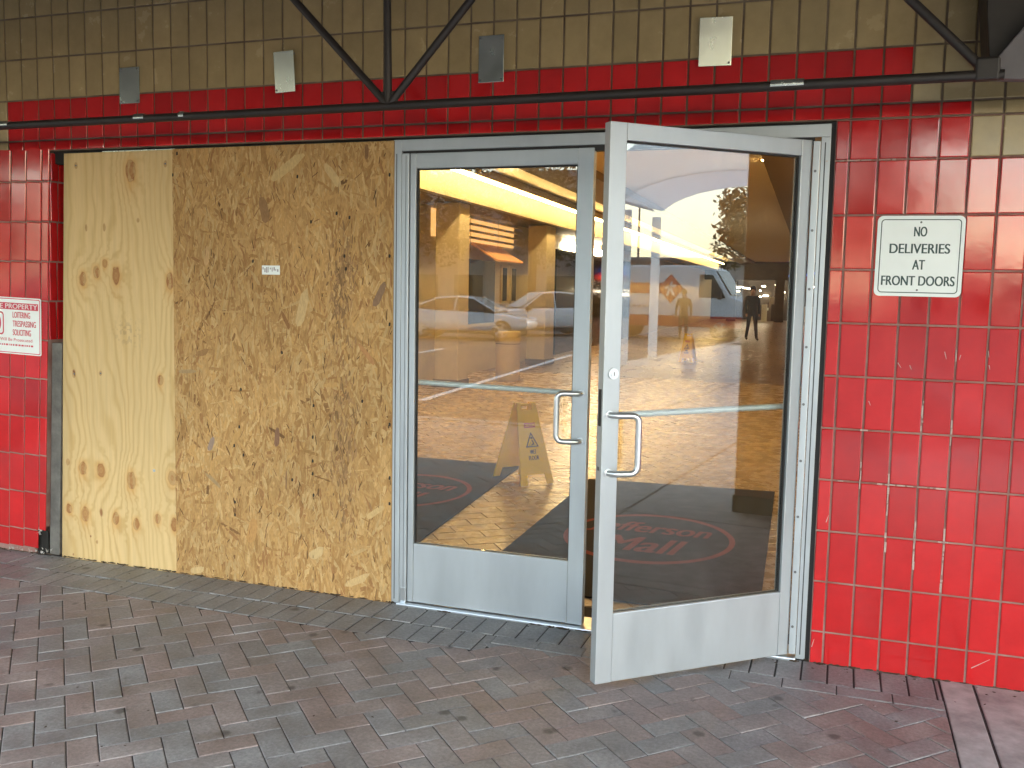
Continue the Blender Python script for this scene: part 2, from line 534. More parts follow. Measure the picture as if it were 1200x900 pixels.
pavers = []      # (poly world, tone)
c45 = math.sqrt(.5)
a_ = .0965
OX, OY = .02, -.37
def w45(u, v): return (OX + (u - v) * c45 * a_, OY + (u + v) * c45 * a_)
prnd = random.Random(11)
for i in range(-110, 60):
    for j in range(-110, 60):
        k = (i - j) % 4
        if k == 0: q = [(i, j), (i + 2, j), (i + 2, j + 1), (i, j + 1)]
        elif k == 3: q = [(i, j), (i + 1, j), (i + 1, j + 2), (i, j + 2)]
        else: continue
        P = [w45(*z) for z in q]
        cx = sum(z[0] for z in P) / 4; cy = sum(z[1] for z in P) / 4
        if cx < -5.2 or cy < -5.9 or cy > .2 or cx > 2.6: continue
        if cx < .55: P = clip(P, 0, 1, -.42)
        else: P = clip(P, 0, 1, -.318)
        P = clip(P, 1, 0, 2.357) if P else P
        P = clip(P, 0, -1, 5.995) if P else P
        if len(P) < 3 or area(P) < .0012: continue
        clus = math.sin(cx * 2.1 + 1) + math.sin(cy * 2.6 + cx * 1.3)
        tone = prnd.random()
        if clus > .7 and prnd.random() < .4: tone = prnd.uniform(.45, .75)
        pavers.append((P, tone))
# edge courses along the wall
x = -5.2
while x < 2.34:
    x2 = min(x + .1005, 2.357)
    pavers.append(([(x + .0018, -.224), (x2 - .0018, -.224), (x2 - .0018, -.012), (x + .0018, -.012)], prnd.uniform(.5, .74)))
    x = x2
x = -5.23
while x < .5:
    x2 = min(x + .1005, .55)
    pavers.append(([(x + .0018, -.417), (x2 - .0018, -.417), (x2 - .0018, -.228), (x + .0018, -.228)], prnd.uniform(.47, .74)))
    x = x2
while x < 2.34:
    x2 = min(x + .203, 2.357)
    if 2.357 - x2 < .05: x2 = 2.357
    pavers.append(([(x, -.318), (x2, -.318), (x2, -.227), (x, -.227)], prnd.uniform(.5, .74)))
    x = x2

def seen(P):
    best = 0
    pp = [px((q[0], q[1], 0)) for q in P]
    if any(z is None for z in pp): return 0
    if not any(-8 < z[0] < 1208 and -8 < z[1] < 908 for z in pp): return 0
    return abs(area([(z[0], z[1]) for z in pp]))

ranked = sorted(pavers, key=lambda t: -seen(t[0]))
stuff = MB(); tones = []
for idx, (P, tone) in enumerate(ranked):
    cx = sum(z[0] for z in P) / len(P); cy = sum(z[1] for z in P) / len(P)
    loc = [(z[0] - cx, z[1] - cy) for z in P]
    if area(loc) < 0: loc = loc[::-1]
    vs, fs = paver_mesh(loc)
    dz = prnd.uniform(-.0016, .0016)
    tx, ty = prnd.gauss(0, .006), prnd.gauss(0, .006)
    if idx < 296 and seen(P) > 0:
        key = tuple((round(q[0], 3), round(q[1], 3)) for q in loc)
        me = PAVER_CACHE.get(key)
        if me is None:
            me = bpy.data.meshes.new('paver'); me.from_pydata(vs, [], fs); me.materials.append(M['paver'])
            PAVER_CACHE[key] = me
        o = link('paver', me, walk, (cx, cy, dz))
        o.rotation_euler = (tx, ty, 0)
        o['tone'] = tone
    else:
        stuff.add([(q[0] + cx, q[1] + cy, q[2] + dz + tx * q[1] - ty * q[0]) for q in vs], fs)
        tones += [tone] * len(fs)
po = stuff.build('paving', M['paver'], walk)
tag(po, kind='stuff')
at_ = po.data.attributes.new('tone', 'FLOAT', 'FACE')
at_.data.foreach_set('value', tones)

# packed dirt along the foot of the walls and boards
dr_ = random.Random(33)
dm = MB()
x = -2.6
while x < 3.0:
    l_ = dr_.uniform(.02, .09); w_ = dr_.uniform(.006, .022)
    if not (.0 < x < 1.8) or dr_.random() < .4:
        y0 = -.0185 if (x > 1.86 or x < -2.25) else -.0055
        if .0 < x < 1.8: y0 = -.034
        n_ = 6
        top = [(x + l_ * k / n_, y0 - w_ * dr_.uniform(.3, 1) * math.sin(math.pi * (k + .5) / (n_ + 1)), .0012) for k in range(n_ + 1)]
        bot = [(x + l_ * k / n_, y0, .0012 + dr_.uniform(.002, .007)) for k in range(n_ + 1)]
        dm.add(top + bot, [(k, k + 1, n_ + 2 + k, n_ + 1 + k) for k in range(n_)])
    x += l_ * dr_.uniform(.8, 1.5)
tag(dm.build('packed_dirt', M['litter'], walk), kind='stuff')
# crumbs, grit and leaf bits that lie along the foot of the wall and in the joints
crn = random.Random(21)
for nm, mm, cnt in (('grit', 'concrete', 170), ('leaf_litter', 'litter', 110)):
    gm = MB()
    for _ in range(cnt):
        x = crn.uniform(-2.6, 2.8)
        y = -.03 - abs(crn.gauss(0, .05)) if crn.random() < .6 else crn.uniform(-1.9, -.05)
        r_ = crn.uniform(.0012, .0035) if nm == 'grit' else crn.uniform(.003, .009)
        a = crn.uniform(0, 6.28); d1 = Vector((math.cos(a), math.sin(a), 0)) * r_; d2 = Vector((-math.sin(a), math.cos(a), 0)) * r_ * crn.uniform(.3, .8)
        c = Vector((x, y, .0012)); up = Vector((0, 0, r_ * (.8 if nm == 'grit' else .3)))
        gm.add([c - d1, c + d2, c + d1, c - d2, c + up], [(0, 1, 4), (1, 2, 4), (2, 3, 4), (3, 0, 4)])
    tag(gm.build(nm, M[mm], walk), kind='stuff')
# concrete strip and slabs right of the brick paving
for x0, x1 in ((2.362, 2.478),):
    for y0, y1 in ((-1.2, -.012), (-2.4, -1.208), (-3.6, -2.408), (-4.8, -3.608), (-5.995, -4.808)):
        BOX('concrete_strip', M['concrete'], walk, x0, x1, y0, y1, -.05, .002, .004)
for i in range(16):
    x0 = 2.488 + i * 1.45
    for y0, y1 in ((-1.45, -.012), (-2.95, -1.465), (-4.45, -2.965), (-5.995, -4.465)):
        BOX('concrete_slab', M['concrete'], walk, x0, x0 + 1.438, y0, y1, -.05, random.uniform(0, .003), .005)
# parking stripes on the road
for (x0, y0, x1, y1) in ((-3.88, -8.5, -4.64, -19.5), (-7.6, -8.8, -8.4, -19.8), (-11.4, -9, -12.2, -20), (.2, -8.4, -.5, -19), (4, -8.4, 3.3, -19)):
    d = Vector((x1 - x0, y1 - y0, 0)).normalized(); n_ = Vector((-d.y, d.x, 0)) * .06
    q = [Vector((x0, y0, -.126)) + n_, Vector((x0, y0, -.126)) - n_, Vector((x1, y1, -.126)) - n_, Vector((x1, y1, -.126)) + n_]
    o = MB().prism(q, (0, 0, -.003)).build('road_marking', M['paint_line'])
    tag(o, kind='structure')

# ================================================================== tiled facade
TILE_CACHE = {}
def tile_mesh(w, h, m):
    key = (round(w, 4), round(h, 4), m.name)
    if key in TILE_CACHE: return TILE_CACHE[key]
    g_ = .0042; b = .0035; t = .0065
    x, z = w / 2 - g_, h / 2 - g_
    x, z = max(x, .003), max(z, .003)
    vs = [(-x, 0, -z), (x, 0, -z), (x, 0, z), (-x, 0, z)]
    vs += [(-x, -t + b * .6, -z), (x, -t + b * .6, -z), (x, -t + b * .6, z), (-x, -t + b * .6, z)]
    x2, z2 = max(x - b, .001), max(z - b, .001)
    vs += [(-x2, -t, -z2), (x2, -t, -z2), (x2, -t, z2), (-x2, -t, z2)]
    fs = []
    for l in (0, 4):
        fs += [(l + i, l + (i + 1) % 4, l + (i + 1) % 4 + 4, l + i + 4) for i in range(4)]
    fs.append((8, 9, 10, 11))
    me = bpy.data.meshes.new('tile'); me.from_pydata(vs, [], fs); me.materials.append(m)
    TILE_CACHE[key] = me
    return me

trnd = random.Random(3)
def put_tile(parent, x0, x1, z0, z1, colour, shear=0., rz=0, y=None, facing=None):
    if x1 - x0 < .014 or z1 - z0 < .014: return
    me = tile_mesh(x1 - x0, z1 - z0, M[colour])
    o = link(colour, me, parent)
    cx, cz = (x0 + x1) / 2, (z0 + z1) / 2
    yy = -TD + .0065 + trnd.uniform(-.0006, .0006)
    if facing == 'X':
        o.location = (y, cx, cz)
        o.rotation_euler = (0, 0, R(90))
    else:
        o.location = (cx + shear * (cz - 2.2), yy, cz)
        o.rotation_euler = (trnd.gauss(0, .0045), math.atan(shear) + trnd.gauss(0, .0012), trnd.gauss(0, .0045))
    return o

HEADZ = 2.2155
colx = lambda i: TX0 + i * TW
rowz = lambda k: TZ0 + k * TH
BODY = -TD + .0065

# right pier
rp_ = empty('tiled_pier', (3.0, 0, 0), 'red glazed tile wall to the right of the open glass door', 'wall')
def wb(parent, name, m, x0, x1, y0, y1, z0, z1):
    l = parent.location
    o = BOX(name, m, parent, x0 - l.x, x1 - l.x, y0 - l.y, y1 - l.y, z0 - l.z, z1 - l.z)
    return o
wb(rp_, 'mortar_bed', M['grout'], 1.860, 4.28, BODY, .20, -.05, HEADZ - .001)
def tiles(parent, x_edges, z_edges, colour_of, shear=0.):
    l = parent.location
    for i in range(len(x_edges) - 1):
        for k in range(len(z_edges) - 1):
            c = colour_of(i, k, (x_edges[i] + x_edges[i + 1]) / 2, (z_edges[k] + z_edges[k + 1]) / 2)
            if c:
                o = put_tile(parent, x_edges[i], x_edges[i + 1], z_edges[k], z_edges[k + 1], c, shear)
                if o: o.location -= l
xs = [1.860] + [colx(i) for i in range(0, 22)]
zs = [-.004] + [rowz(k) for k in range(0, 10)]
tiles(rp_, xs, zs, lambda i, k, x, z: 'red_tile')
# white grout dabs on the joints and chips
dab = MB()
brn0 = random.Random(12)
for i, z0, z1 in ((3, .55, .64), (4, .36, .62), (4, .95, 1.05), (2, .65, .82), (3, 1.0, 1.12), (4, 1.28, 1.33), (1, .75, .86), (3, .44, .60), (2, .5, .58)):
    z = z0
    while z < z1:
        l_ = brn0.uniform(.006, .05); w_ = brn0.uniform(.0018, .0042); o_ = brn0.uniform(-.0015, .0015)
        dab.box(colx(i) - w_ + o_, colx(i) + w_ + o_, -TD - .0004, -TD + .004, z, min(z + l_, z1))
        z += l_ + abs(brn0.gauss(0, .008))
for k, i0, i1 in ((3, 1.6, 4.1), (3, .2, .5), (2, 3.8, 4.15), (9, -.8, 1.6), (4, .9, 1.2)):
    x = colx(i0)
    while x < colx(i1):
        l_ = brn0.uniform(.006, .05); w_ = brn0.uniform(.0012, .0034)
        dab.box(x, min(x + l_, colx(i1)), -TD - .0004, -TD + .004, rowz(k) - w_, rowz(k) + w_)
        x += l_ + abs(brn0.gauss(0, .02))
for u, v, du, dv in ((1107, 412, 2, 9), (1126, 416, -2, 6), (1158, 411, 1, 8), (1159, 428, 1, 5), (1066, 428, 2, 5), (1112, 384, -3, 4), (1138, 783, 22, -10), (1052, 425, 4, 6), (1018, 470, 2, 5), (968, 612, 3, -8), (951, 758, 3, -9)):
    A, B = at(u, v, 1, -TD - .0006), at(u + du, v + dv, 1, -TD - .0006)
    d_ = (B - A).normalized(); n_ = Vector((-d_.z, 0, d_.x)) * .0016
    dab.prism([A - n_, B - n_ * .4, B + n_ * .4, A + n_], (0, .0012, 0))
bmv = dab
l = rp_.location
bmv.v = [(a - l.x, b - l.y, c - l.z) for a, b, c in bmv.v]
bmv.build('grout_dabs', M['grout_dab'], rp_)['kind'] = 'stuff'

# upper wall
up_ = empty('tiled_wall', (0, 0, HEADZ), 'upper wall of olive yellow tiles with a red tile band over the doors', 'wall')
wb(up_, 'mortar_bed', M['grout_dark'], -4.6, 4.28, BODY, .20, HEADZ, 3.6)
wb(up_, 'mortar_bed', M['grout_dark'], -4.6, -2.118, BODY + .0005, .20, 2.12, HEADZ - .001)
LEFTX = -2.365
nL = math.ceil((TX0 - LEFTX) / TW)
exs = [colx(i) for i in range(-nL - 8, 22)]
ezs = [HEADZ] + [rowz(k) for k in range(10, 15)]
def ucol(i, k, x, z):
    if k == 0 or k == 1:
        hi = 2.357 if k == 0 else 2.145
        return 'red_tile' if LEFTX - .02 < x < hi else 'yellow_tile'
    return 'yellow_tile'
tiles(up_, exs, ezs, ucol)
# remaining strip of row 9 beside the opening on the right belongs to the same course
for i in range(0, 21):
    x0 = colx(i) if i else 1.860
    o = put_tile(rp_, colx(i), colx(i + 1), rowz(9), HEADZ - .001, 'red_tile' if colx(i) + .05 < 2.357 else 'yellow_tile')
    if o: o.location -= rp_.location
o = put_tile(rp_, 1.860, colx(0), rowz(9), HEADZ - .001, 'red_tile'); o.location -= rp_.location

# left pier, slightly out of plumb
lp_ = empty('tiled_pier', (-2.8, 0, 0), 'red glazed tile wall left of the boarded window with a broken bottom corner', 'wall')
SH = .052
sx = lambda x, z: x + SH * (z - 2.2)
def sheared(parent, name, m, x0, x1, y0, y1, z0, z1):
    vs = []
    l = parent.location
    for z in (z0, z1):
        for y in (y0, y1):
            for x in (x0, x1): vs.append((sx(x, z) - l.x, y - l.y, z - l.z))
    return MB().add(vs, [(0, 2, 3, 1), (4, 5, 7, 6), (0, 1, 5, 4), (2, 6, 7, 3), (0, 4, 6, 2), (1, 3, 7, 5)]).build(name, m, parent)
PE = -2.112
sheared(lp_, 'mortar_bed', M['grout'], -4.6, PE, BODY, .20, .16, 2.119)
sheared(lp_, 'mortar_bed', M['grout'], -4.6, PE - .075, BODY, .20, -.05, .159)
lxs = [PE - .047 - TW * k for k in range(12, -1, -1)] + [PE + .006]
lzs = [.03] + [rowz(k) for k in range(0, 10)] + [2.19]
def lcol(i, k, x, z):
    if k == 0 and i == len(lxs) - 2: return None
    return 'red_tile'
tiles(lp_, lxs, lzs[:-1], lcol, SH)
for i in range(len(lxs) - 1):
    o = put_tile(lp_, lxs[i], lxs[i + 1], rowz(9), HEADZ + .02, 'red_tile', SH); o.location -= lp_.location
# tiled return of the jamb, upper half only
for k in range(5, 10):
    z0, z1 = rowz(k), min(rowz(k + 1), 2.21)
    for y0, y1 in ((-.013, .045), (.045, .15)):
        o = put_tile(lp_, y0, y1, z0, z1, 'red_tile', y=sx(PE, (z0 + z1) / 2) + .0005, facing='X')
        o.location -= lp_.location
# bare steel post exposed below the missing jamb tiles, broken plaster at the foot
mb = MB()
for z0, z1 in ((0.0, 1.19),):
    x0b, x1b = sx(PE, z0) + .012, sx(PE, z1) + .012
    l = lp_.location
    vs = [(x0b, .004, z0), (x0b + .07, .004, z0), (x0b + .07, .12, z0), (x0b, .12, z0), (x1b, .004, z1), (x1b + .07, .004, z1), (x1b + .07, .12, z1), (x1b, .12, z1)]
    mb.add([(a - l.x, b, c) for a, b, c in vs], [(0, 1, 2, 3), (4, 5, 6, 7), (0, 1, 5, 4), (1, 2, 6, 5), (2, 3, 7, 6), (3, 0, 4, 7)])
mb.build('steel_post', M['post'], lp_, bevel=.004)
brn = random.Random(5)
mb = MB()
for n_, x0, x1, z0, z1, cnt in (('a', -2.30, -2.26, .10, .155, 7), ('b', -2.52, -2.27, .0, .022, 15), ('c', -2.27, -2.20, .0, .05, 4)):
    for _ in range(cnt):
        cx, cz = brn.uniform(x0, x1) + .02, brn.uniform(z0, z1)
        s_ = brn.uniform(.006, .017)
        vs = [(cx + brn.uniform(-1, 1) * s_ - lp_.location.x, -.014 + brn.uniform(-1, 1) * s_ * .5, cz + brn.uniform(-1, 1) * s_) for _ in range(5)]
        mb.add(vs, [(0, 1, 2), (0, 2, 3), (0, 3, 4), (1, 2, 4), (2, 3, 4), (0, 1, 4)])
mb.build('broken_plaster', M['rubble'], lp_)['kind'] = 'stuff'
wb(lp_, 'cavity_black', M['void'], -2.31, -2.03, .125, .16, 0, 2.2)  # black panel closes the jamb gap, shade put into its colour
wb(lp_, 'cavity_black', M['void'], -2.35, -2.222, .004, .012, 0, .13)  # black panel stands for the shade inside the broken corner

# ================================================================== boards
# --- plywood: grain, rings and knots computed on a fine grid
PB = at(73, 656, 1, -.004); PT = at(75, 181, 1, -.004)
SB = at(207, 673, 1, -.004); STp = at(202, 178, 1, -.004)
zb = -.006
ply = empty('plywood_sheet', ((PB.x + SB.x) / 2, 0, 0), 'pale knotty plywood strip nailed over the left side of the window', 'plywood')
nx_, nz_ = 210, 640
rs = np.random.RandomState(4)
def vnoise(x, z, seed):
    r_ = np.random.RandomState(seed)
    T = r_.rand(64, 64)
    xi, zi = np.floor(x).astype(int), np.floor(z).astype(int)
    fx, fz = x - xi, z - zi
    fx = fx * fx * (3 - 2 * fx); fz = fz * fz * (3 - 2 * fz)
    a = T[xi % 64, zi % 64]; b = T[(xi + 1) % 64, zi % 64]; c = T[xi % 64, (zi + 1) % 64]; d = T[(xi + 1) % 64, (zi + 1) % 64]
    return (a * (1 - fx) + b * fx) * (1 - fz) + (c * (1 - fx) + d * fx) * fz
s_ = np.linspace(0, 1, nx_)[None, :]; t_ = np.linspace(0, 1, nz_)[:, None]
XL = PB.x + (PT.x - PB.x) * t_; XR = SB.x + (STp.x - SB.x) * t_
ztop = (PT.z + STp.z) / 2 + .008
X = XL + (XR - XL) * s_; Z = zb + (ztop - zb) * t_ + 0 * s_
knots = []
def crop6(x, y, rx, rz, k): knots.append((60 + x / 3.4625, 160 + y / 3.4625, rx, rz, k))
def crop7(x, y, rx, rz, k): knots.append((60 + x / 3.4625, 420 + y / 3.4625, rx, rz, k))
for a in ((322, 140, 24, 42, 1), (128, 578, 17, 27, 1), (183, 550, 15, 24, 1), (218, 515, 12, 17, .7), (263, 565, 18, 36, 1), (482, 588, 18, 32, 1.1), (100, 118, 8, 13, 2), (463, 110, 7, 13, 2), (142, 370, 5, 14, 1.6), (215, 368, 6, 16, 1.8), (352, 340, 7, 9, .8)): crop6(*a)
for a in ((92, 62, 9, 18, 1.4), (200, 60, 7, 9, 2), (443, 88, 13, 20, 1.2), (68, 420, 9, 14, 1.2), (128, 445, 18, 26, .9), (202, 455, 20, 28, .9), (325, 495, 19, 34, .9), (490, 485, 18, 28, 1), (73, 610, 14, 20, 1.1), (138, 630, 19, 30, .8), (203, 625, 9, 17, .9), (262, 650, 15, 26, .9), (345, 672, 15, 24, 1), (432, 650, 14, 20, 1), (500, 675, 16, 28, 1), (160, 722, 5, 5, 1.3), (186, 745, 5, 7, 1.3), (90, 795, 4, 5, 1.3)): crop7(*a)
H = (X - X.min()) * 20 + 3.4 * vnoise(X * 3.2 + 5, Z * .55 + 3, 1) + 2.4 * vnoise(X * 7 + 9, Z * 1.5, 2) + .45 * vnoise(X * 22, Z * 5, 3) + .5 * vnoise(X * 12, Z * 9 + 4, 8)
KN = np.zeros_like(X); RED = np.zeros_like(X); HALO = np.zeros_like(X)
for (u, v, rx, rz, kk) in knots:
    P = at(u, v, 1, -.004)
    sc = (px(P)[2]) / FPX / 3.4625
    rx_, rz_ = rx * sc, rz * sc
    wob = 1 + .25 * (vnoise(X * 60, Z * 60, 21) - .5)
    d = np.sqrt(((X - P.x) / rx_) ** 2 + ((Z - P.z) / rz_) ** 2) * wob
    big = rx > 10
    if big:
        H = H + (1.9 if rx > 16 else 1.2) * np.exp(-(d / 2.6) ** 2) * (1 if (u * 7 % 2) > .6 else -1)
        core = np.clip((1.12 - d) / .22, 0, 1)
        KN = np.maximum(KN, core * kk * (.86 + .14 * np.sin(d * 15)) * np.clip(.72 + .5 * d ** 3, 0, 1.1))
        HALO = np.maximum(HALO, np.clip(1.9 - d, 0, 1) * .75)
        below = ((X - P.x) / (rx_ * 1.6)) ** 2 + ((Z - P.z + rz_ * 1.1) / (rz_ * 1.5)) ** 2
        RED = np.maximum(RED, np.exp(-below) * .55)
    else:
        KN = np.maximum(KN, np.clip((1.1 - d) / .5, 0, 1) * kk)
ring = .5 + .5 * np.sin(2 * np.pi * H * 1.02)
ring = ring ** 3
str_ = .3 + .7 * vnoise(X * 6 + 2, Z * 1.1 + 8, 5)
base = np.array([.62, .455, .225]); late = np.array([.49, .325, .125])
kcol = np.array([.245, .092, .034]); halo = np.array([.58, .34, .115]); redc = np.array([.50, .27, .085]); dot = np.array([.03, .02, .015])
col = base + 0 * X[..., None]
mixf = lambda a, c, f: a + (c - a) * np.clip(f, 0, 1)[..., None]
col = col * (1 + .10 * (vnoise(X * 5, Z * 2.2, 6) - .5) + .06 * (vnoise(X * 130, Z * 5, 7) - .5))[..., None]
col = mixf(col, late, ring * str_ * .85)
edge_tone = np.clip(1 - s_ / .10, 0, 1) * (.25 + .5 * vnoise(X * 10, Z * 4, 9)) + 0 * Z  # darker, uneven tone along the left edge
col = mixf(col, np.array([.26, .18, .08]), edge_tone * .7)
col = mixf(col, redc, RED * (.5 + .5 * ring))
col = mixf(col, halo, HALO)
col = mixf(col, kcol, np.clip(KN, 0, 1) * .92)
col = mixf(col, dot, (KN - 1.15) * 1.6)
smg = np.exp(-(((X - at(150, 385, 1, 0).x) / .08) ** 2 + ((Z - at(150, 390, 1, 0).z) / .07) ** 2)) * (vnoise(X * 90, Z * 90, 12) > .62) * .35
col = mixf(col, np.array([.2, .15, .1]), smg)
verts = np.stack([X - ply.location.x, np.full_like(X, -.004) - .0006 * ring * str_ + .0008 * np.clip(KN, 0, 1), Z], -1).reshape(-1, 3)
ii = np.arange(nx_ * nz_).reshape(nz_, nx_)
quads = np.stack([ii[:-1, :-1], ii[:-1, 1:], ii[1:, 1:], ii[1:, :-1]], -1).reshape(-1, 4)
me = bpy.data.meshes.new('face_veneer')
me.from_pydata(verts.tolist(), [], quads.tolist())
ca = me.color_attributes.new('Col', 'FLOAT_COLOR', 'POINT')
ca.data.foreach_set('color', np.concatenate([np.clip(col, 0, 1).reshape(-1, 3), np.ones((nx_ * nz_, 1))], 1).ravel())
me.materials.append(M['ply'])
me.polygons.foreach_set('use_smooth', [True] * len(me.polygons))
link('face_veneer', me, ply)
lx = ply.location.x
pts = [(PB.x - lx, -.0035, zb), (SB.x - lx, -.0035, zb), (STp.x - lx, -.0035, ztop), (PT.x - lx, -.0035, ztop)]
MB().prism(pts, (0, .014, 0)).build('core', M['osb_edge'], ply)
P = at(60 + 418 / 3.4625, 420 + 455 / 3.4625, 1, -.004)
mb = MB(); mb.cyl((P.x - lx, -.0042, P.z), (0, -1, 0), .008, .002, 14); mb.build('screw', M['alu2'], ply)
for u, v in ((89, 194), (193.7, 191.8), (118, 437.5), (87, 438)):
    P = at(u, v, 1, -.004)
    mb = MB(); mb.cyl((P.x - lx, -.004, P.z), (0, -1, 0), .005, .0012, 10); mb.build('nail', M['screw'], ply)
BOX('metal_flashing', M['galv'], None, 0, .001, 0, .001, 0, .001); bpy.data.objects.remove(bpy.data.objects['metal_flashing'])

# --- OSB sheet built from real overlapping strands
OX0, OX1 = SB.x + .002, at(459.5, 450, 1, -.006).x
OT0 = STp.x + .002
oz0, oz1 = -.002, at(330, 172, 1, -.006).z
osb = empty('osb_sheet', ((OX0 + OX1) / 2, 0, 0), 'large oriented strand board sheet nailed beside the glass doors', 'board')
ox = osb.location.x
ozl, ozr = at(203, 178, 1, -.006).z + .014, at(458, 169, 1, -.006).z + .015
pts = [(OX0 - ox, -.006, oz0 - .006), (OX1 - ox, -.006, oz0), (OX1 - ox + .004, -.006, ozr), (OT0 - ox, -.006, ozl)]
MB().prism(pts, (0, .012, 0)).build('core', M['osb_edge'], osb)
sr = np.random.RandomState(9)
V, F, CC = [], [], []
def strand(cx, cz, L_, w_, ang, c, y):
    n = 8
    ca_, sa_ = math.cos(ang), math.sin(ang)
    e = [sr.uniform(-.15, .15) for _ in range(4)]
    prof = [(-.5, -.16 + e[0]), (-.36, -.5), (.30, -.46 + e[1] * .4), (.5, -.1 + e[2]), (.40 + e[1], .30), (.2, .5), (-.30, .47 + e[3] * .4), (-.46, .2)]
    b = len(V)
    bend = sr.normal(0, .05)
    for a, q in prof:
        u = a * L_; v_ = q * w_ + bend * L_ * a * a
        x, z = cx + u * sa_ + v_ * ca_, cz + u * ca_ - v_ * sa_
        t = (z - oz0) / (ozl - oz0)
        xl = OX0 + (OT0 - OX0) * t - ox
        ztop_ = ozl + (ozr - ozl) * (x - xl) / (OX1 - ox - xl)
        x = min(max(x, xl), OX1 - ox); z = min(max(z, oz0 - .004), ztop_)
        V.append((x, -.006 - y - .0004 * (q + .5), z))
    F.append(tuple(range(b, b + n)))
    CC.extend([c] * n)
pal = np.array([(.44, .27, .108), (.41, .246, .095), (.475, .30, .125), (.375, .218, .082), (.45, .27, .10), (.49, .33, .148), (.34, .19, .068)])
Wd, Hd = OX1 - OX0, oz1 - oz0
for layer, (cnt, L0, w0) in enumerate(((2400, .13, .026), (3400, .115, .019), (3300, .085, .0105))):
    for _ in range(cnt):
        ang = sr.normal(0, .36) if sr.rand() < .76 else sr.uniform(-1.57, 1.57)
        c = pal[sr.randint(len(pal))] * sr.uniform(.92, 1.09)
        q = sr.rand()
        if q < .010: c = np.array([.20, .105, .04]) * sr.uniform(.7, 1.3)
        elif q < .04: c = np.array([.31, .16, .062])
        px_, pz_ = sr.uniform(-Wd / 2, Wd / 2), sr.uniform(oz0, oz1)
        c = c * (1 + .10 * math.sin(px_ * 5.3 + 1.1 * math.sin(pz_ * 4)) * math.sin(pz_ * 3.7 + 2))
        strand(px_, pz_, L0 * sr.uniform(.5, 1.6), w0 * sr.uniform(.45, 1.7), ang, c, .0002 + layer * .0009 + sr.uniform(0, .0008))
for _ in range(330):    # dark gaps and bark slivers
    strand(sr.uniform(-Wd / 2, Wd / 2), sr.uniform(oz0, oz1), sr.uniform(.015, .06), sr.uniform(.002, .0055), sr.normal(0, .35), np.array([.075, .04, .018]) * sr.uniform(.6, 2.6), .0031 + sr.uniform(0, .0004))
# larger single flakes and the stained vertical run that the photo shows
def at_o(u, v): 
    P = at(u, v, 1, -.006); return P.x - ox, P.z
for (u, v, L_, w_, ang, c) in ((310, 246, .13, .05, -.25, (.27, .155, .07)), (355, 360, .20, .05, .25, (.51, .36, .175)), (337, 196, .22, .05, .95, (.52, .37, .17)), (296, 622, .13, .055, .2, (.45, .25, .09)), (243, 300, .10, .03, .1, (.47, .30, .14)), (335, 375, .10, .02, -.5, (.26, .13, .05)), (445, 345, .13, .035, .45, (.24, .15, .09)), (248, 520, .08, .03, .35, (.30, .22, .17)), (325, 512, .10, .03, .05, (.22, .12, .07)), (336, 562, .10, .010, .02, (.24, .14, .07)), (250, 562, .12, .02, -.95, (.36, .25, .13)), (220, 435, .11, .02, 1.5, (.36, .25, .13)), (372, 648, .10, .045, 1.0, (.52, .37, .18)), (440, 600, .11, .03, .9, (.52, .36, .165)), (238, 413, .09, .03, 1.25, (.30, .17, .07)), (430, 415, .13, .025, -.75, (.42, .22, .09)), (430, 178, .07, .022, 0, (.22, .12, .055)), (390, 205, .14, .04, -.7, (.52, .37, .18)), (420, 680, .16, .035, 1.1, (.52, .36, .17)), (232, 668, .09, .035, 1.3, (.52, .37, .18))):
    x, z = at_o(u, v)
    strand(x, z, L_, w_, ang, np.array(c), .0034 + sr.uniform(0, .0003))
for _ in range(420):
    v = sr.choice([sr.uniform(300, 640), sr.normal(320, 25), sr.normal(520, 50)])
    x, z = at_o(402 + sr.normal(0, 9), v)
    strand(x, z, sr.uniform(.015, .06), sr.uniform(.003, .011), sr.normal(0, .3), np.array([.27, .16, .072]) * sr.uniform(.7, 1.45), .0036 + sr.uniform(0, .0004))
for (u, v) in ((349, 207), (297, 306), (331, 413), (275, 522), (286, 533), (343, 562), (276, 588), (276, 603), (283, 456), (395, 250), (365, 260), (410, 255), (368, 475), (367, 512), (367, 540), (367, 555), (368, 580), (281, 500), (404, 300), (406, 315), (425, 470), (457, 205), (457, 300), (457, 380), (457, 497), (457, 560), (457, 590), (208, 180), (203, 205)):
    x, z = at_o(u, v)
    strand(x, z, .018, .011, 0, np.array([.03, .025, .02]), .0042)
for v in range(470, 700, 14):
    x, z = at_o(367.5, v); strand(x, z, sr.uniform(.012, .03), .0035, 0, np.array([.07, .045, .03]), .0042)
me = bpy.data.meshes.new('wood_strands')
me.from_pydata(V, [], F)
ca = me.color_attributes.new('Col', 'FLOAT_COLOR', 'POINT')
ca.data.foreach_set('color', np.concatenate([np.clip(np.array(CC), 0, 1), np.ones((len(CC), 1))], 1).ravel())
me.materials.append(M['strand'])
o = link('wood_strands', me, osb); o['kind'] = 'stuff'
A, B = at(307, 311, 1, -.011), at(328, 322, 1, -.011)
stk = BOX('sticker', M['sign'], osb, A.x - ox, B.x - ox, -.0115, -.0105, B.z, A.z)
mb = MB()
for k in range(9):
    x0 = A.x - ox + .004 + k * (B.x - A.x - .008) / 9
    mb.box(x0, x0 + brn.uniform(.003, .008), -.0118, -.0116, B.z + .006 + brn.uniform(0, .02), A.z - .006 - brn.uniform(0, .012))
mb.build('print', M['grey_ink'], stk)

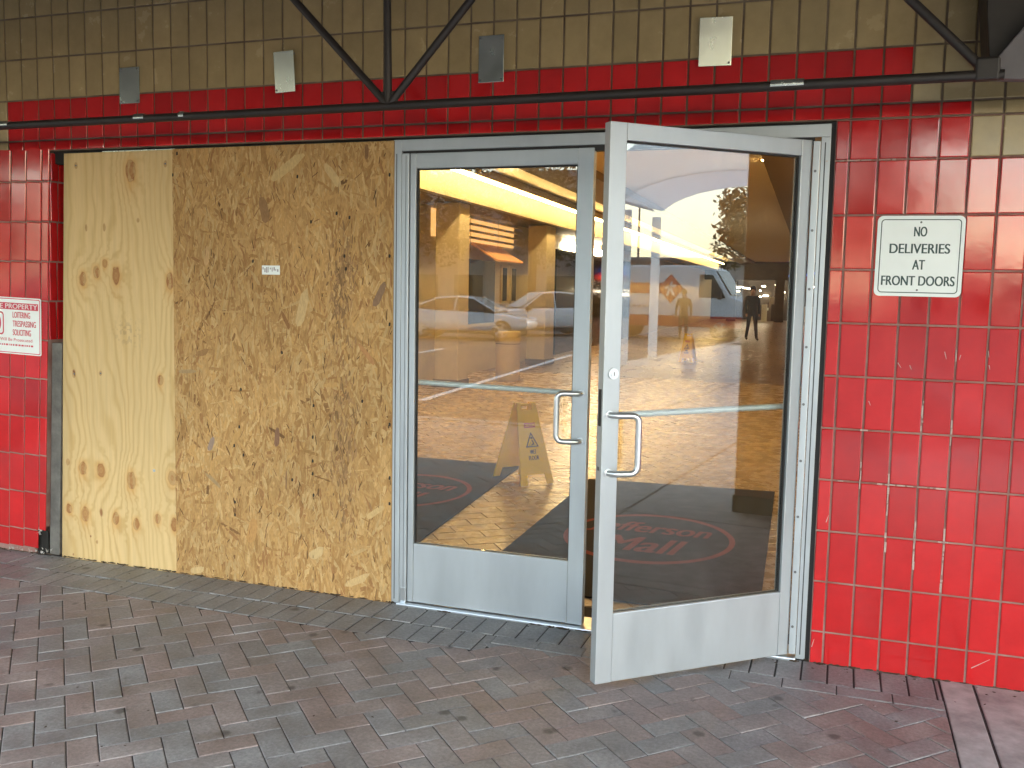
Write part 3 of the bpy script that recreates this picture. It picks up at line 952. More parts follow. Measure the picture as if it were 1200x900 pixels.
# ================================================================== door frame
ZT, ZH = 2.143, 2.206
fr = empty('door_frame', (.88, 0, 0), 'silver aluminium frame round the pair of glass doors', 'door frame')
fx = fr.location.x
def fb(name, m, x0, x1, y0, y1, z0, z1, parent=None, bevel=.002):
    return BOX(name, m, parent or fr, x0 - fx, x1 - fx, y0, y1, z0, z1, bevel)
j = fb('jamb', M['alu'], -.0851, -.044, -.002, .11, 0, ZH)
fb('reveal_line', M['alu_line'], -.0705, -.0665, -.0028, .01, .02, ZT, j, 0)
h_ = fb('hinge', M['alu'], -.041, -.004, -.006, .02, .012, ZT, None, .003)
fb('reveal_line', M['alu_line'], -.020, -.018, -.0066, 0, .02, ZT - .01, h_, 0)
fb('hinge_shoe', M['alu2'], -.032, -.008, -.0085, -.0055, .0, .085, h_, .004)
fb('gap', M['gasket'], -.0438, -.001, .012, .03, .0, ZT + .004, None, 0)
fb('head', M['alu'], -.0438, 1.842, -.001, .11, ZT + .012, ZH, None)
fb('head_gap', M['gasket'], -.043, 1.78, .010, .05, ZT - .012, ZT + .0115, None, 0)
j = fb('jamb', M['alu'], 1.806, 1.8425, -.002, .11, 0, ZT + .0115)
fb('reveal_line', M['alu_line'], 1.820, 1.8245, -.0028, .01, .02, ZT - .01, j, 0)
h_ = fb('hinge', M['alu'], 1.7765, 1.8045, -.012, .02, .02, ZT - .004, None, .003)
for k in range(9):
    z = .14 + k * .235
    mb = MB(); mb.cyl((1.788 - fx, -.012, z), (0, -1, 0), .0055, .002, 12); mb.build('screw', M['screw'], h_)
fb('threshold', M['alu2'], -.044, 1.806, -.035, .13, -.004, .011, None, .004)
fb('caulk', M['gasket'], 1.8428, 1.8595, .006, .12, 0, ZH + .008, None, 0)
fb('caulk', M['gasket'], -.1, 1.875, .02, .12, ZH + .0005, HEADZ + .0, None, 0)
# inner flashing strip over the plywood
fb('head_flashing', M['galv'], at(118, 179, 1, .0).x, at(203, 178, 1, .0).x, .012, .02, 2.17, 2.207, None, 0)
fb('header_shade', M['void'], -2.2, -.0852, .02, .06, 2.15, HEADZ + .0, None, 0)  # black strip paints the shadow line above the boards

# ================================================================== door leaves
TK = .044
def tube_arc(pts, rad, seg=6):
    """polyline with rounded corners"""
    P = [Vector(q) for q in pts]; out = [P[0]]
    for i in range(1, len(P) - 1):
        a, b, c = P[i - 1], P[i], P[i + 1]
        d1 = (a - b).normalized(); d2 = (c - b).normalized()
        s0, s1 = b + d1 * rad, b + d2 * rad
        for k in range(seg + 1):
            t = k / seg
            out.append((1 - t) ** 2 * s0 + 2 * t * (1 - t) * b + t * t * s1)
    out.append(P[-1])
    return out

def leaf(loc, rz, sgn, L_, label, hst, lst, zglass0, zglass1, bar_z, pull_z0, pull_z1, lock_z=None):
    root = empty('glass_door', loc, label, 'door', 'pair of aluminium glass doors', rz)
    X_ = lambda a: sgn * a
    def b(name, m, a0, a1, y0, y1, z0, z1, parent=root, bevel=.0022):
        return BOX(name, m, parent, min(X_(a0), X_(a1)), max(X_(a0), X_(a1)), y0, y1, z0, z1, bevel)
    z0 = .014
    b('hinge_stile', M['alu'], .0, hst, 0, TK, z0, ZT)
    ls = b('lock_stile', M['alu'], L_ - lst, L_, 0, TK, z0, ZT)
    tr = b('top_rail', M['alu'], hst + .0006, L_ - lst - .0006, .0005, TK - .0005, zglass1, ZT - .0003)
    br = b('bottom_rail', M['alu'], hst + .0006, L_ - lst - .0006, .0005, TK - .0005, z0 + .0003, zglass0, bevel=.004)
    # bevelled glazing bead, black gasket and pane
    g_ = MB()
    a0, a1 = hst, L_ - lst
    for (p0, p1, q0, q1) in ((a0, a0 + .006, zglass0, zglass1), (a1 - .006, a1, zglass0, zglass1), (a0 + .006, a1 - .006, zglass0, zglass0 + .0012), (a0 + .006, a1 - .006, zglass1 - .006, zglass1)):
        g_.box(min(X_(p0), X_(p1)), max(X_(p0), X_(p1)), .0135, .0185, q0, q1)
        g_.box(min(X_(p0), X_(p1)), max(X_(p0), X_(p1)), .0255, .0305, q0, q1)
    g_.build('gasket', M['gasket'], root)
    b('glass_pane', M['glass'], a0 + .0004, a1 - .0004, .019, .025, zglass0 + .0005, zglass1 - .0005, bevel=0)
    # push bar on the inner face
    yb = TK + .035
    bm_ = MB()
    bm_.tube(tube_arc([(X_(hst * .5), TK, bar_z + .012), (X_(hst * .5), yb, bar_z + .012), (X_(L_ - lst * .5), yb, bar_z), (X_(L_ - lst * .5), TK, bar_z)], .022), .0125, 14)
    bm_.build('push_bar', M['bar'], root)
    # offset pull handle on the outer face
    xa, xb = L_ - lst * .42, L_ - lst * .42 - .098
    hm = MB()
    hm.tube(tube_arc([(X_(xa), 0, pull_z1), (X_(xa - .004), -.030, pull_z1), (X_(xb), -.052, pull_z1), (X_(xb), -.052, pull_z0), (X_(xa - .004), -.030, pull_z0), (X_(xa), 0, pull_z0)], .034, 8), .0125, 16)
    h = hm.build('pull_handle', M['alu2'], root)
    for z in (pull_z0, pull_z1):
        rm = MB(); rm.cyl((X_(xa), .0005, z), (0, -1, 0), .0165, .005, 18); rm.build('rosette', M['alu2'], h)
    if lock_z:
        lm = MB(); lm.cyl((X_(L_ - lst * .55), .0005, lock_z), (0, -1, 0), .021, .009, 24); lm.cyl((X_(L_ - lst * .55), -.008, lock_z), (0, -1, 0), .013, .004, 20)
        lk = lm.build('lock_cylinder', M['alu2'], root)
        km = MB(); km.box(X_(L_ - lst * .55) - .0015, X_(L_ - lst * .55) + .0015, -.0128, -.0118, lock_z - .007, lock_z + .007); km.build('keyway', M['gasket'], lk)
        em = MB(); em.box(min(X_(L_ - .001), X_(L_ + .0015)), max(X_(L_ - .001), X_(L_ + .0015)), .012, .032, lock_z - .20, lock_z - .06); em.build('lock_faceplate', M['gasket'], ls)
        em = MB(); em.box(min(X_(L_ - .001), X_(L_ + .0015)), max(X_(L_ - .001), X_(L_ + .0015)), .016, .03, lock_z - .37, lock_z - .355); em.build('edge_screw', M['screw'], ls)
    return root

LEFT_L = .874
gl_b = at(580, 648, 1, 0).z; gl_t = at(580, 195, 1, 0).z
zb1 = at(560, 455, 1, .06).z
zp1, zp0 = at(681, 461.5, 1, -.02).z, at(681, 518, 1, -.02).z
leaf((0.0, 0.0, 0), 0, 1, LEFT_L, 'closed glass door leaf beside the strand board with a wet floor sign behind it', .029, .072, gl_b, gl_t, zb1, zp0, zp1)
TH_ = .7263
HX, RL = 1.7739, .9146
def on_leaf(u, v):
    d = _f + _r * ((u - 600) / FPX) - _u * ((v - 450) / FPX)
    n = Vector((math.sin(TH_), -math.cos(TH_), 0))
    t = (Vector((HX, 0, 0)) - CAM).dot(n) / d.dot(n)
    P = CAM + d * t
    return (Vector((HX, 0, 0)) - P).dot(Vector((math.cos(TH_), math.sin(TH_), 0))), P.z
gr_b = (on_leaf(722, 717)[1] + on_leaf(910, 696)[1]) / 2
gr_t = (on_leaf(740, 168)[1] + on_leaf(935, 179)[1]) / 2
leaf((HX, 0.0, 0), TH_, -1, RL, 'glass door leaf standing open towards the viewer at the right jamb', .052, .070, gr_b, gr_t, on_leaf(800, 479)[1] - .028, on_leaf(716, 554)[1], on_leaf(718, 486)[1], on_leaf(716, 438)[1])

# ================================================================== galvanised plates, signs
def plate(u0, v0, u1, v1, lab, tilt=0., yaw=0.):
    A, B = at(u0, v0, 1, -TD), at(u1, v1, 1, -TD)
    cx, cz = (A.x + B.x) / 2, (A.z + B.z) / 2
    w, h = (B.x - A.x), (A.z - B.z)
    o = empty('metal_cover_plate', (cx, -TD - .0005, cz), lab, 'cover plate', 'metal plates on the upper wall')
    m = MB(); m.box(-w / 2, w / 2, -.006, .0, -h / 2, h / 2)
    p = m.build('plate', M['galv'], o, bevel=.0015)
    p.rotation_euler = (tilt + random.gauss(0, .008), random.gauss(0, .006), yaw + random.gauss(0, .01))
    p.location.y = -.003 - abs(tilt) * .07 - abs(yaw) * .03
    for sx_ in (-1, 1):
        for sz_ in (-1, 1):
            s2 = MB(); s2.cyl((sx_ * (w / 2 - .010), -.008, sz_ * (h / 2 - .011)), (0, -1, 0), .0045, .003, 10)
            s2.build('screw', M['screw'], o)
    return o
plate(141, 80, 165, 121, 'dull blue grey metal plate highest on the left, over the plywood strip')
plate(323, 62, 348, 108, 'shiny metal plate over the strand board, just left of the pipe struts', .085, -.09)
plate(562, 43, 591, 96, 'dull metal plate right of the pipe struts, over the closed door')
plate(821, 23, 857, 77, 'brightest metal plate, on the wall over the open door', .085, .10)

A, B = at(1029, 253, 1, -TD), at(1132, 253, 1, -TD)
zt_, zb_ = (A.z + B.z) / 2, (at(1024.5, 347, 1, -TD).z + at(1127, 348, 1, -TD).z) / 2
cx, cz = (A.x + B.x) / 2, (zt_ + zb_) / 2
w, h = B.x - A.x, zt_ - zb_
ds = empty('notice_sign', (cx, -TD - .003, cz), 'white sign reading NO DELIVERIES AT FRONT DOORS on the red tiles', 'sign')
ds.rotation_euler = (0, R(.3), 0)
m = MB(); m.prism([(a, 0, b) for a, b in rounded(-w / 2, w / 2, -h / 2, h / 2, .02)], (0, -.003, 0)); m.build('sign_panel', M['sign'], ds)
pl = lambda a, b, lift: (a, -.0036 - lift, b)
m = MB()
i1, i2 = .013, .0165
ring_faces(m, rounded(-w / 2 + i1, w / 2 - i1, -h / 2 + i1, h / 2 - i1, .014), rounded(-w / 2 + i2, w / 2 - i2, -h / 2 + i2, h / 2 - i2, .011), pl, 0)
m.build('border_line', M['green'], ds)
hh = .0375
for t_, z_, w_ in (('NO', .305, .045), ('DELIVERIES', .095, .215), ('AT', -.105, .043), ('FRONT DOORS', -.305, .262)):
    add_letters(ds, 'letter', M['green'], t_, 0, h * z_, w_, hh, pl, .0012)
for z in (h * .42, -h * .42):
    m = MB(); m.cyl((0, -.003, z), (0, -1, 0), .004, .002, 10); m.build('rivet', M['screw'], ds)

A, B = at(50, 349, 1, -TD), at(48, 416, 1, -TD)
x1 = (A.x + B.x) / 2 + .0; zt_, zb_ = A.z, B.z
h = zt_ - zb_; w = h * 1.5
ps = empty('warning_sign', (x1 - w / 2, -TD - .003, (zt_ + zb_) / 2), 'white sign with red PRIVATE PROPERTY header and loitering rules on the left wall', 'sign')
ps.rotation_euler = (0, R(1.6), 0)
m = MB(); m.prism([(a, 0, b) for a, b in rounded(-w / 2, w / 2, -h / 2, h / 2, .010)], (0, -.003, 0)); m.build('sign_panel', M['sign'], ps)
m = MB()
i1, i2 = .006, .0105
ring_faces(m, rounded(-w / 2 + i1, w / 2 - i1, -h / 2 + i1, h / 2 - i1, .008), rounded(-w / 2 + i2, w / 2 - i2, -h / 2 + i2, h / 2 - i2, .006), pl, 0)
m.build('border_line', M['red_ink'], ps)
m = MB(); m.add([pl(a, b, .0001) for a, b in ((-w / 2 + .02, h * .285), (w / 2 - .018, h * .285), (w / 2 - .018, h * .405), (-w / 2 + .02, h * .405))], [(0, 1, 2, 3)])
hb = m.build('header_band', M['red_ink'], ps)
add_letters(hb, 'letter', M['white_ink'], 'PRIVATE PROPERTY', .001, h * .345, w - .05, h * .085, lambda a, b, l_: (a, -.0042 - l_, b), .001)
m = MB()
xr = w / 2
for t, z, wt in (('LOITERING', .195, .123), ('TRESPASSING', .04, .163), ('SOLICITING', -.115, .128)):
    add_letters(ps, 'letter', M['red_ink'], t, xr - .198 + wt / 2, h * z, wt, h * .105, pl, .0010)
xn = -w / 2 + (w - .21) / 2 + .012
m = MB()
ring_faces(m, rounded(xn - .065, xn + .065, -h * .17, h * .24, .02), rounded(xn - .057, xn + .057, -h * .17 + .008, h * .24 - .008, .014), pl, 0)
m.build('box_line', M['red_ink'], ps)
add_letters(ps, 'letter', M['red_ink'], 'NO', xn, h * .035, .085, h * .26, pl, .003)
m = MB()
add_text(m, 'Violators Will Be Prosecuted', .0, -h * .245, w * .74, h * .055, pl, .0004)
m.build('small_lettering', M['red_ink'], ps)['kind'] = 'stuff'
m = MB()
k = -w * .37
while k < w * .36:
    ww = random.uniform(.004, .018)
    m.add([pl(a, b, .0001) for a, b in ((k, -h * .355), (k + ww, -h * .355), (k + ww, -h * .325), (k, -h * .325))], [(0, 1, 2, 3)])
    k += ww + .006
m.build('fine_print', M['red_ink'], ps)

# ================================================================== canopy and pipes
YP = -.35
sf = empty('pipe_truss', (0, YP, 2.29), 'dark bronze pipe truss hanging under the canopy in front of the wall', 'truss')
NP, NR = (.062, 0, 0), (2.356, 0, 0)
m = MB(); m.tube([(-6.5, 0, -.004), (2.40, 0, .0)], .0185, 14); m.build('bottom_chord', M['pipe'], sf)
for a, b in ((NP, (-.84, 0, .93)), (NP, (.045, 0, .93)), (NP, (.915, 0, .93)), (NR, (1.44, 0, .93))):
    m = MB(); m.tube([a, b], .0165, 12); m.build('strut', M['pipe'], sf)
m = MB(); m.box(NP[0] - .045, NP[0] + .045, -.008, .008, -.012, .06); m.build('node_plate', M['pipe'], sf, bevel=.01)
m = MB(); m.box(NR[0] - .05, NR[0] + .03, -.02, .02, -.02, .06); m.build('node_plate', M['pipe'], sf, bevel=.01)
Zc = lambda x: 0
for u0, u1 in ((903, 942), (158, 170), (0, 10), (211, 217)):
    A, B = at(u0, 100, 1, YP).x, at(u1, 100, 1, YP).x
    m = MB(); m.tube([(A, 0, .003), (B, 0, .003)], .0196, 14); m.build('pale_sleeve', M['galv'], sf)  # pale metallic bands over short lengths of the pipe
gb = empty('canopy_bracket', (2.5, -.3, 2.3), 'grey steel bracket with a black block behind it at the top right end of the pipe', 'bracket')
def poly_at(pts, y): return [at(u, v, 1, y) - Vector(gb.location) for u, v in pts]
m = MB(); m.prism(poly_at(((1161, 92), (1330, 96), (1330, -110), (1201, 30), (1163, 74)), -.36), (0, .05, 0)); m.build('lower_plate', M['bracket'], gb, bevel=.004)
m = MB(); m.prism(poly_at(((1155, -160), (1157, 20), (1160, 76), (1330, 80), (1330, -160)), -.28), (0, .2, 0)); m.build('dark_block', M['pipe'], gb, bevel=.004)  # near-black block behind the grey plate
cn = empty('entrance_canopy', (-3, -3, 3.25), 'flat grey canopy roof over the walkway in front of the doors', 'canopy')
BOX('deck', M['deck'], cn, -9, 10.4, -3.2, 2.98, 0, .18)
BOX('fascia', M['deck'], cn, -9, 10.4, -3.26, -3.2, -.2, .5)
for k in range(5):
    m = MB(); m.tube([(-8 + k * 4, -3.0, -.06), (-8 + k * 4, 2.5, -.06)], .03, 10); m.build('purlin', M['pipe'], cn)

# dark tiled column on the right (seen mirrored in the open door)
M['col_tile'] = mat('dark_red_brown_tile', (.12, .025, .02), .25, var=.2)
colm = empty('tiled_column', (4.75, -.4, 0), 'dark red brown column to the right of the doors', 'column')
BOX('shaft', M['col_tile'], colm, -.45, .45, -.38, .38, 0, 3.25, .01)
BOX('base', M['void'], colm, -.46, .46, -.39, .379, 0, .12, .005)

# ================================================================== interior of the mall
drift = lambda y: -.028 * (y - 8.3)
fl = BOX('interior_floor', M['floor_joint'], None, -8, 6, .301, 60, -.3, -.006)
tag(fl, kind='structure')
# floor tiles: laid on the diagonal, near ones one by one
ft = []
fs_ = .152
for i in range(-70, 90):
    for j in range(-70, 140):
        # running bond of 2:1 tiles
        u0 = i * fs_ * 2 + (j % 2) * fs_; v0 = j * fs_
        P = []
        for a, b in ((0, 0), (2 * fs_, 0), (2 * fs_, fs_), (0, fs_)):
            uu, vv = u0 + a, v0 + b
            th = R(38)
            P.append((uu * math.cos(th) - vv * math.sin(th) - 1.0, uu * math.sin(th) + vv * math.cos(th) + 1.0))
        cx = sum(q[0] for q in P) / 4; cy = sum(q[1] for q in P) / 4
        if not (-5.2 < cx < 4.4 and .15 < cy < 22): continue
        for nx1, ny1, d1 in ((0, -1, -.305), (-1, 0, 6), (1, 0, 4.6)):
            P = clip(P, nx1, ny1, d1) if P else P
        if len(P) < 3 or area(P) < .001: continue
        ft.append(P)
def fvis(P):
    pp = [px((q[0], q[1], 0)) for q in P]
    if any(z is None for z in pp): return 0
    c = [sum(z[0] for z in pp) / len(pp), sum(z[1] for z in pp) / len(pp)]
    cx = sum(q[0] for q in P) / len(P); cy = sum(q[1] for q in P) / len(P)
    if (.05 < cx < 1.62 and cy < 3.4) or (-2.2 < cx < -.62 and cy < 3.6): return 0
    if not (485 < c[0] < 950 and c[1] < 745): return 0
    return abs(area([(z[0], z[1]) for z in pp]))
ft.sort(key=lambda P: -fvis(P))
stuff, far_stuff = MB(), MB()
for idx, P in enumerate(ft):
    cx = sum(q[0] for q in P) / len(P); cy = sum(q[1] for q in P) / len(P)
    loc = [(q[0] - cx, q[1] - cy) for q in P]
    if area(loc) < 0: loc = loc[::-1]
    vs, fs = paver_mesh(loc)
    vs = [(a, b, c if c > -.02 else -.02) for a, b, c in vs]
    tx, ty = prnd.gauss(0, .0035), prnd.gauss(0, .0035)
    if idx < 240 and fvis(P) > 60 and cy < 12.5:
        key = ('f',) + tuple((round(q[0], 3), round(q[1], 3)) for q in loc)
        me = PAVER_CACHE.get(key)
        if me is None:
            me = bpy.data.meshes.new('floor_tile'); me.from_pydata(vs, [], fs); me.materials.append(M['floor_tile']); PAVER_CACHE[key] = me
        o = link('floor_tile', me, fl, (cx, cy, 0)); o.rotation_euler = (tx, ty, 0)
    else:
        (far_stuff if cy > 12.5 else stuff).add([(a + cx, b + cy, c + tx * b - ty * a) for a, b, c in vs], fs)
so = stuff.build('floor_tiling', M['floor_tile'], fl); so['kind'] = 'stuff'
so = far_stuff.build('dim_floor_tiling', M['floor_tile_dim'], fl); so['kind'] = 'stuff'  # far tiles carry the corridor's dimness in their colour
sheet = BOX('far_floor', M['floor_tile_dim'], fl, -8, 6, 21.8, 60, -.02, -.001)  # same darkened colour continues beyond the laid tiles

def mallbox(name, m, parent, xa, xb, y0, y1, z0, z1, bevel=0):
    """box that follows the slight drift of the corridor's axis"""
    vs = [(x + drift(y), y, z) for z in (z0, z1) for y in (y0, y1) for x in (xa, xb)]
    l = parent.location if parent else Vector((0, 0, 0))
    vs = [(a - l.x, b - l.y, c - l.z) for a, b, c in vs]
    return MB().add(vs, [(0, 2, 3, 1), (4, 5, 7, 6), (0, 1, 5, 4), (2, 6, 7, 3), (0, 4, 6, 2), (1, 3, 7, 5)]).build(name, m, parent, bevel=bevel)

cl = empty('interior_ceiling', (0, 20, 3.3), kind='structure')
mallbox('ceiling_panel', M['ceil'], cl, -3.42, 7, .21, 58, 3.3, 3.4)
mallbox('ceiling_beam', M['beam'], cl, -2.36, -1.55, .6, 50, 3.18, 3.299)
mallbox('ceiling_beam', M['beam'], cl, .9, 1.5, .6, 50, 3.18, 3.299)
bh = empty('wall_bulkhead', (-3.4, 20, 2.83), 'long yellow lit bulkhead along the ceiling on the left of the mall corridor', 'bulkhead')
mallbox('bulkhead_face', M['bulkhead'], bh, -3.55, -3.42, .21, 58, 2.83, 3.299)
mallbox('soffit', M['beam'], bh, -6.6, -3.552, .21, 58, 2.84, 2.95)
# fluorescent tube strip
lt = empty('light_strip', (-3.36, 20, 3.2), 'long glowing warm fluorescent strip running down the mall ceiling', 'light')
mallbox('fixture', M['beam'], lt, -3.19, -3.11, 3.2, 48.5, 3.165, 3.298)
n_ = 18
for k in range(n_):
    y0 = 3.3 + k * 2.52
    m = MB()
    m.tube([(-3.15 + drift(y0) + 3.36, y0 - 20, -.065), (-3.15 + drift(y0 + 2.47) + 3.36, y0 + 2.47 - 20, -.065)], .022, 10)
    m.build('tube', M['tube'], lt)
for (x, y, lab) in ((.9, 9.0, 'round glowing ceiling downlight seen through the top right of the open door'), (-.9, 6.0, 'unseen ceiling downlight added over the entrance mats on the left'), (2.6, 5.0, 'unseen ceiling downlight added over the right side of the entrance')):  # first is seen; other two are unseen, added to brighten the entrance
    d = empty('downlight', (x, y, 3.3), lab, 'ceiling light', 'corridor downlights')
    m = MB(); m.cyl((0, 0, -.013), (0, 0, 1), .10, .012, 24); m.build('trim', M['ceil'], d)
    m = MB(); m.cyl((0, 0, -.018), (0, 0, 1), .075, .006, 24); m.build('lens', M['down'], d)

# left wall with shop fronts
sw = empty('shop_wall', (-4, 20, 0), 'cream shop front wall along the left of the mall corridor', 'wall')
mallbox('wall', M['wallmount'], sw, -4.6, -4.3, .21, 58, 0, 2.84)
for y0, y1, z0, z1, mm in ((5.2, 8.4, .1, 1.9, 'dark_glass'), (10.2, 11.0, .75, 2.0, 'dark_glass'), (11.5, 13.0, .9, 2.05, 'dark_glass'), (13.5, 13.75, 1.3, 1.95, 'dark_glass'), (14.1, 14.35, 1.3, 1.95, 'dark_glass')):
    wdw = mallbox('window', M['wallmount'], sw, -4.305, -4.26, y0 - .06, y1 + .06, z0 - .06, z1 + .06)
    mallbox('pane', M[mm], sw, -4.262, -4.252, y0, y1, z0, z1)
aw = MB()
for (y0, y1) in ((11.6, 13.2),):
    vs = [(-4.25 + drift(y0), y0, 2.32), (-4.25 + drift(y1), y1, 2.32), (-3.75 + drift(y1), y1, 2.02), (-3.75 + drift(y0), y0, 2.02)]
    aw.prism([(a + 4, b - 20, c) for a, b, c in vs], (0, 0, .03))
aw.build('awning', M['orange'], sw)
for y0, y1 in ((4.2, 9.2), (9.9, 14.2)):
    for k in range(4):
        z = 2.40 + k * .115
        mallbox('slat', M['wallmount'], sw, -4.18, -4.12, y0, y1, z, z + .035)
    mallbox('glow_panel', M['glow'], sw, -4.299, -4.27, y0, y1, 2.36, 2.80)
    for q in (.33, .68):
        y = y0 + (y1 - y0) * q
        mallbox('hanger_wire', M['galv'], sw, -4.15, -4.14, y, y + .012, 2.2, 2.83)
# dark shop entrance further along
mallbox('dark_shop_front', M['dark_glass'], sw, -4.29, -4.24, 17.5, 27, 0, 2.5)
mallbox('shop_fascia', M['shoplight'], sw, -4.28, -4.20, 18.2, 22.5, 2.53, 2.68)
for (y, wd, lab) in ((9.55, .42, 'nearer square cream column by the beige bin'), (14.6, .62, 'farther wide cream column behind the beige bin')):
    c_ = empty('square_column', (-3.78 + drift(y), y, 0), lab, 'column', 'cream columns in the mall corridor')
    BOX('shaft', M['wallmount'], c_, -.2, .2, -wd / 2, wd / 2, 0, 2.83, .02)
    BOX('base', M['beam'], c_, -.215, .215, -wd / 2 - .015, wd / 2 + .015, 0, .12, .008)
bn = empty('litter_bin', (-3.35, 10.9, 0), 'round beige litter bin with a domed lid by the cream column', 'bin')
m = MB(); m.tube([(0, 0, 0), (0, 0, .05), (0, 0, .62)], [.19, .2, .215], 28); m.build('drum', M['bin'], bn)
m = MB(); m.tube([(0, 0, .63), (0, 0, .80), (0, 0, .83)], [.222, .222, .19], 28); m.build('lid', M['bin'], bn)
m = MB(); m.tube([(0, 0, .618), (0, 0, .634)], [.21, .21], 28); m.build('seam', M['gasket'], bn)
# right wall and far end
rw = empty('corridor_wall', (5, 20, 0), 'plain cream wall on the right side of the mall corridor', 'wall')
mallbox('wall', M['wallmount'], rw, 3.6, 3.8, .21, 58, 0, 3.3)
BOX('front_wall_lining', M['wallmount'], rw, -13, -5 - .09, -19.79, -19.7, 0, 3.3)
BOX('front_wall_lining', M['wallmount'], rw, -3.13, -1, -19.79, -19.7, 0, 3.3)
BOX('front_wall_lining', M['wallmount'], rw, -5.09, -3.131, -19.79, -19.7, 2.2, 3.3)
fe = empty('store_front', (0, 50, 0), 'dark store entrance with blue lettering at the far end of the corridor', 'store')
BOX('fascia', M['dark_store'], fe, -8, 6, 0, .3, 2.3, 3.4)
BOX('back_wall', M['dark_store'], fe, -8, 6, 4, 4.2, 0, 3.4)
m = MB()
add_text(m, 'She', -.2, 2.75, 1.3, .55, lambda a, b, l_: (a, -.03 - l_, b), .02, .25)
m.build('lettering', M['blue_ink'], fe)['kind'] = 'stuff'
for x in (-4.2, -1.6, 1.0):
    BOX('pier', M['dark_store'], fe, x, x + .5, 0.01, .29, 0, 2.299)
mrnd = random.Random(8)
for k in range(26):
    x, y, z = mrnd.uniform(-4, 2.5), mrnd.uniform(1, 3.9), mrnd.uniform(1.2, 2.9)
    BOX('store_light', M['shoplight'], fe, x, x + mrnd.uniform(.08, .4), y, y + .05, z, z + .06)
BOX('exit_light', M['redlight'], fe, .1, .25, -.1, -.04, 2.2, 2.5)
for k in range(20):
    x, y, h0 = mrnd.uniform(-4, 2.5), mrnd.uniform(.8, 3.8), mrnd.uniform(.5, 1.4)
    BOX('display', mrnd.choice([M['bin'], M['dark_store'], M['beam'], M['sign']]), fe, x, x + mrnd.uniform(.2, .6), y, y + .2, 0, h0)

# entrance mats
def rug(pts, lab, letters):
    cx = sum(q[0] for q in pts) / 4; cy = sum(q[1] for q in pts) / 4
    o = empty('entrance_mat', (cx, cy, 0.001), lab, 'mat', 'charcoal entrance mats')
    m = MB(); m.prism([(a - cx, b - cy, 0) for a, b in pts], (0, 0, .009)); m.build('pile', M['mat_rubber'], o, bevel=.003)
    e = Vector((pts[1][0] - pts[0][0], pts[1][1] - pts[0][1], 0)).normalized(); f = Vector((-e.y, e.x, 0))
    ocx, ocy, rx, ry = letters
    P0 = Vector((ocx - cx, ocy - cy, .0098))
    place = lambda a, b, l_: tuple(P0 + e * a + f * b + Vector((0, 0, l_)))
    m = MB()
    n = 48
    out = [(rx * math.cos(2 * math.pi * k / n), ry * math.sin(2 * math.pi * k / n)) for k in range(n)]
    inn = [((rx - .035) * math.cos(2 * math.pi * k / n), (ry - .055) * math.sin(2 * math.pi * k / n)) for k in range(n)]
    ring_faces(m, out, inn, place, 0)
    add_text(m, 'Jefferson', -.02, ry * .30, rx * 1.42, ry * .55, place, .006, .12)
    add_text(m, 'Mall', .0, -ry * .32, rx * .85, ry * .55, place, .008, .12)
    m.build('print', M['mat_red'], o)
    return o
oc = at(760, 631, 2, 0); ol = at(657, 627, 2, 0); orr = at(862, 637, 2, 0); ot = at(757, 601, 2, 0); ob = at(762, 660, 2, 0)
rug(((.135, .42), (1.62, .42), (1.50, 3.42), (.05, 3.30)), 'charcoal mat with a red oval logo, behind the open door', (oc.x, oc.y, (orr.x - ol.x) / 2, (ot.y - ob.y) / 2))
c2 = at(470, 575, 2, 0)
rug(((-1.85, .42), (-.36, .42), (-.64, 3.62), (-2.0, 3.60)), 'charcoal mat with a dim red oval, behind the closed door on the left', (c2.x, c2.y, (orr.x - ol.x) / 2, (ot.y - ob.y) / 2))

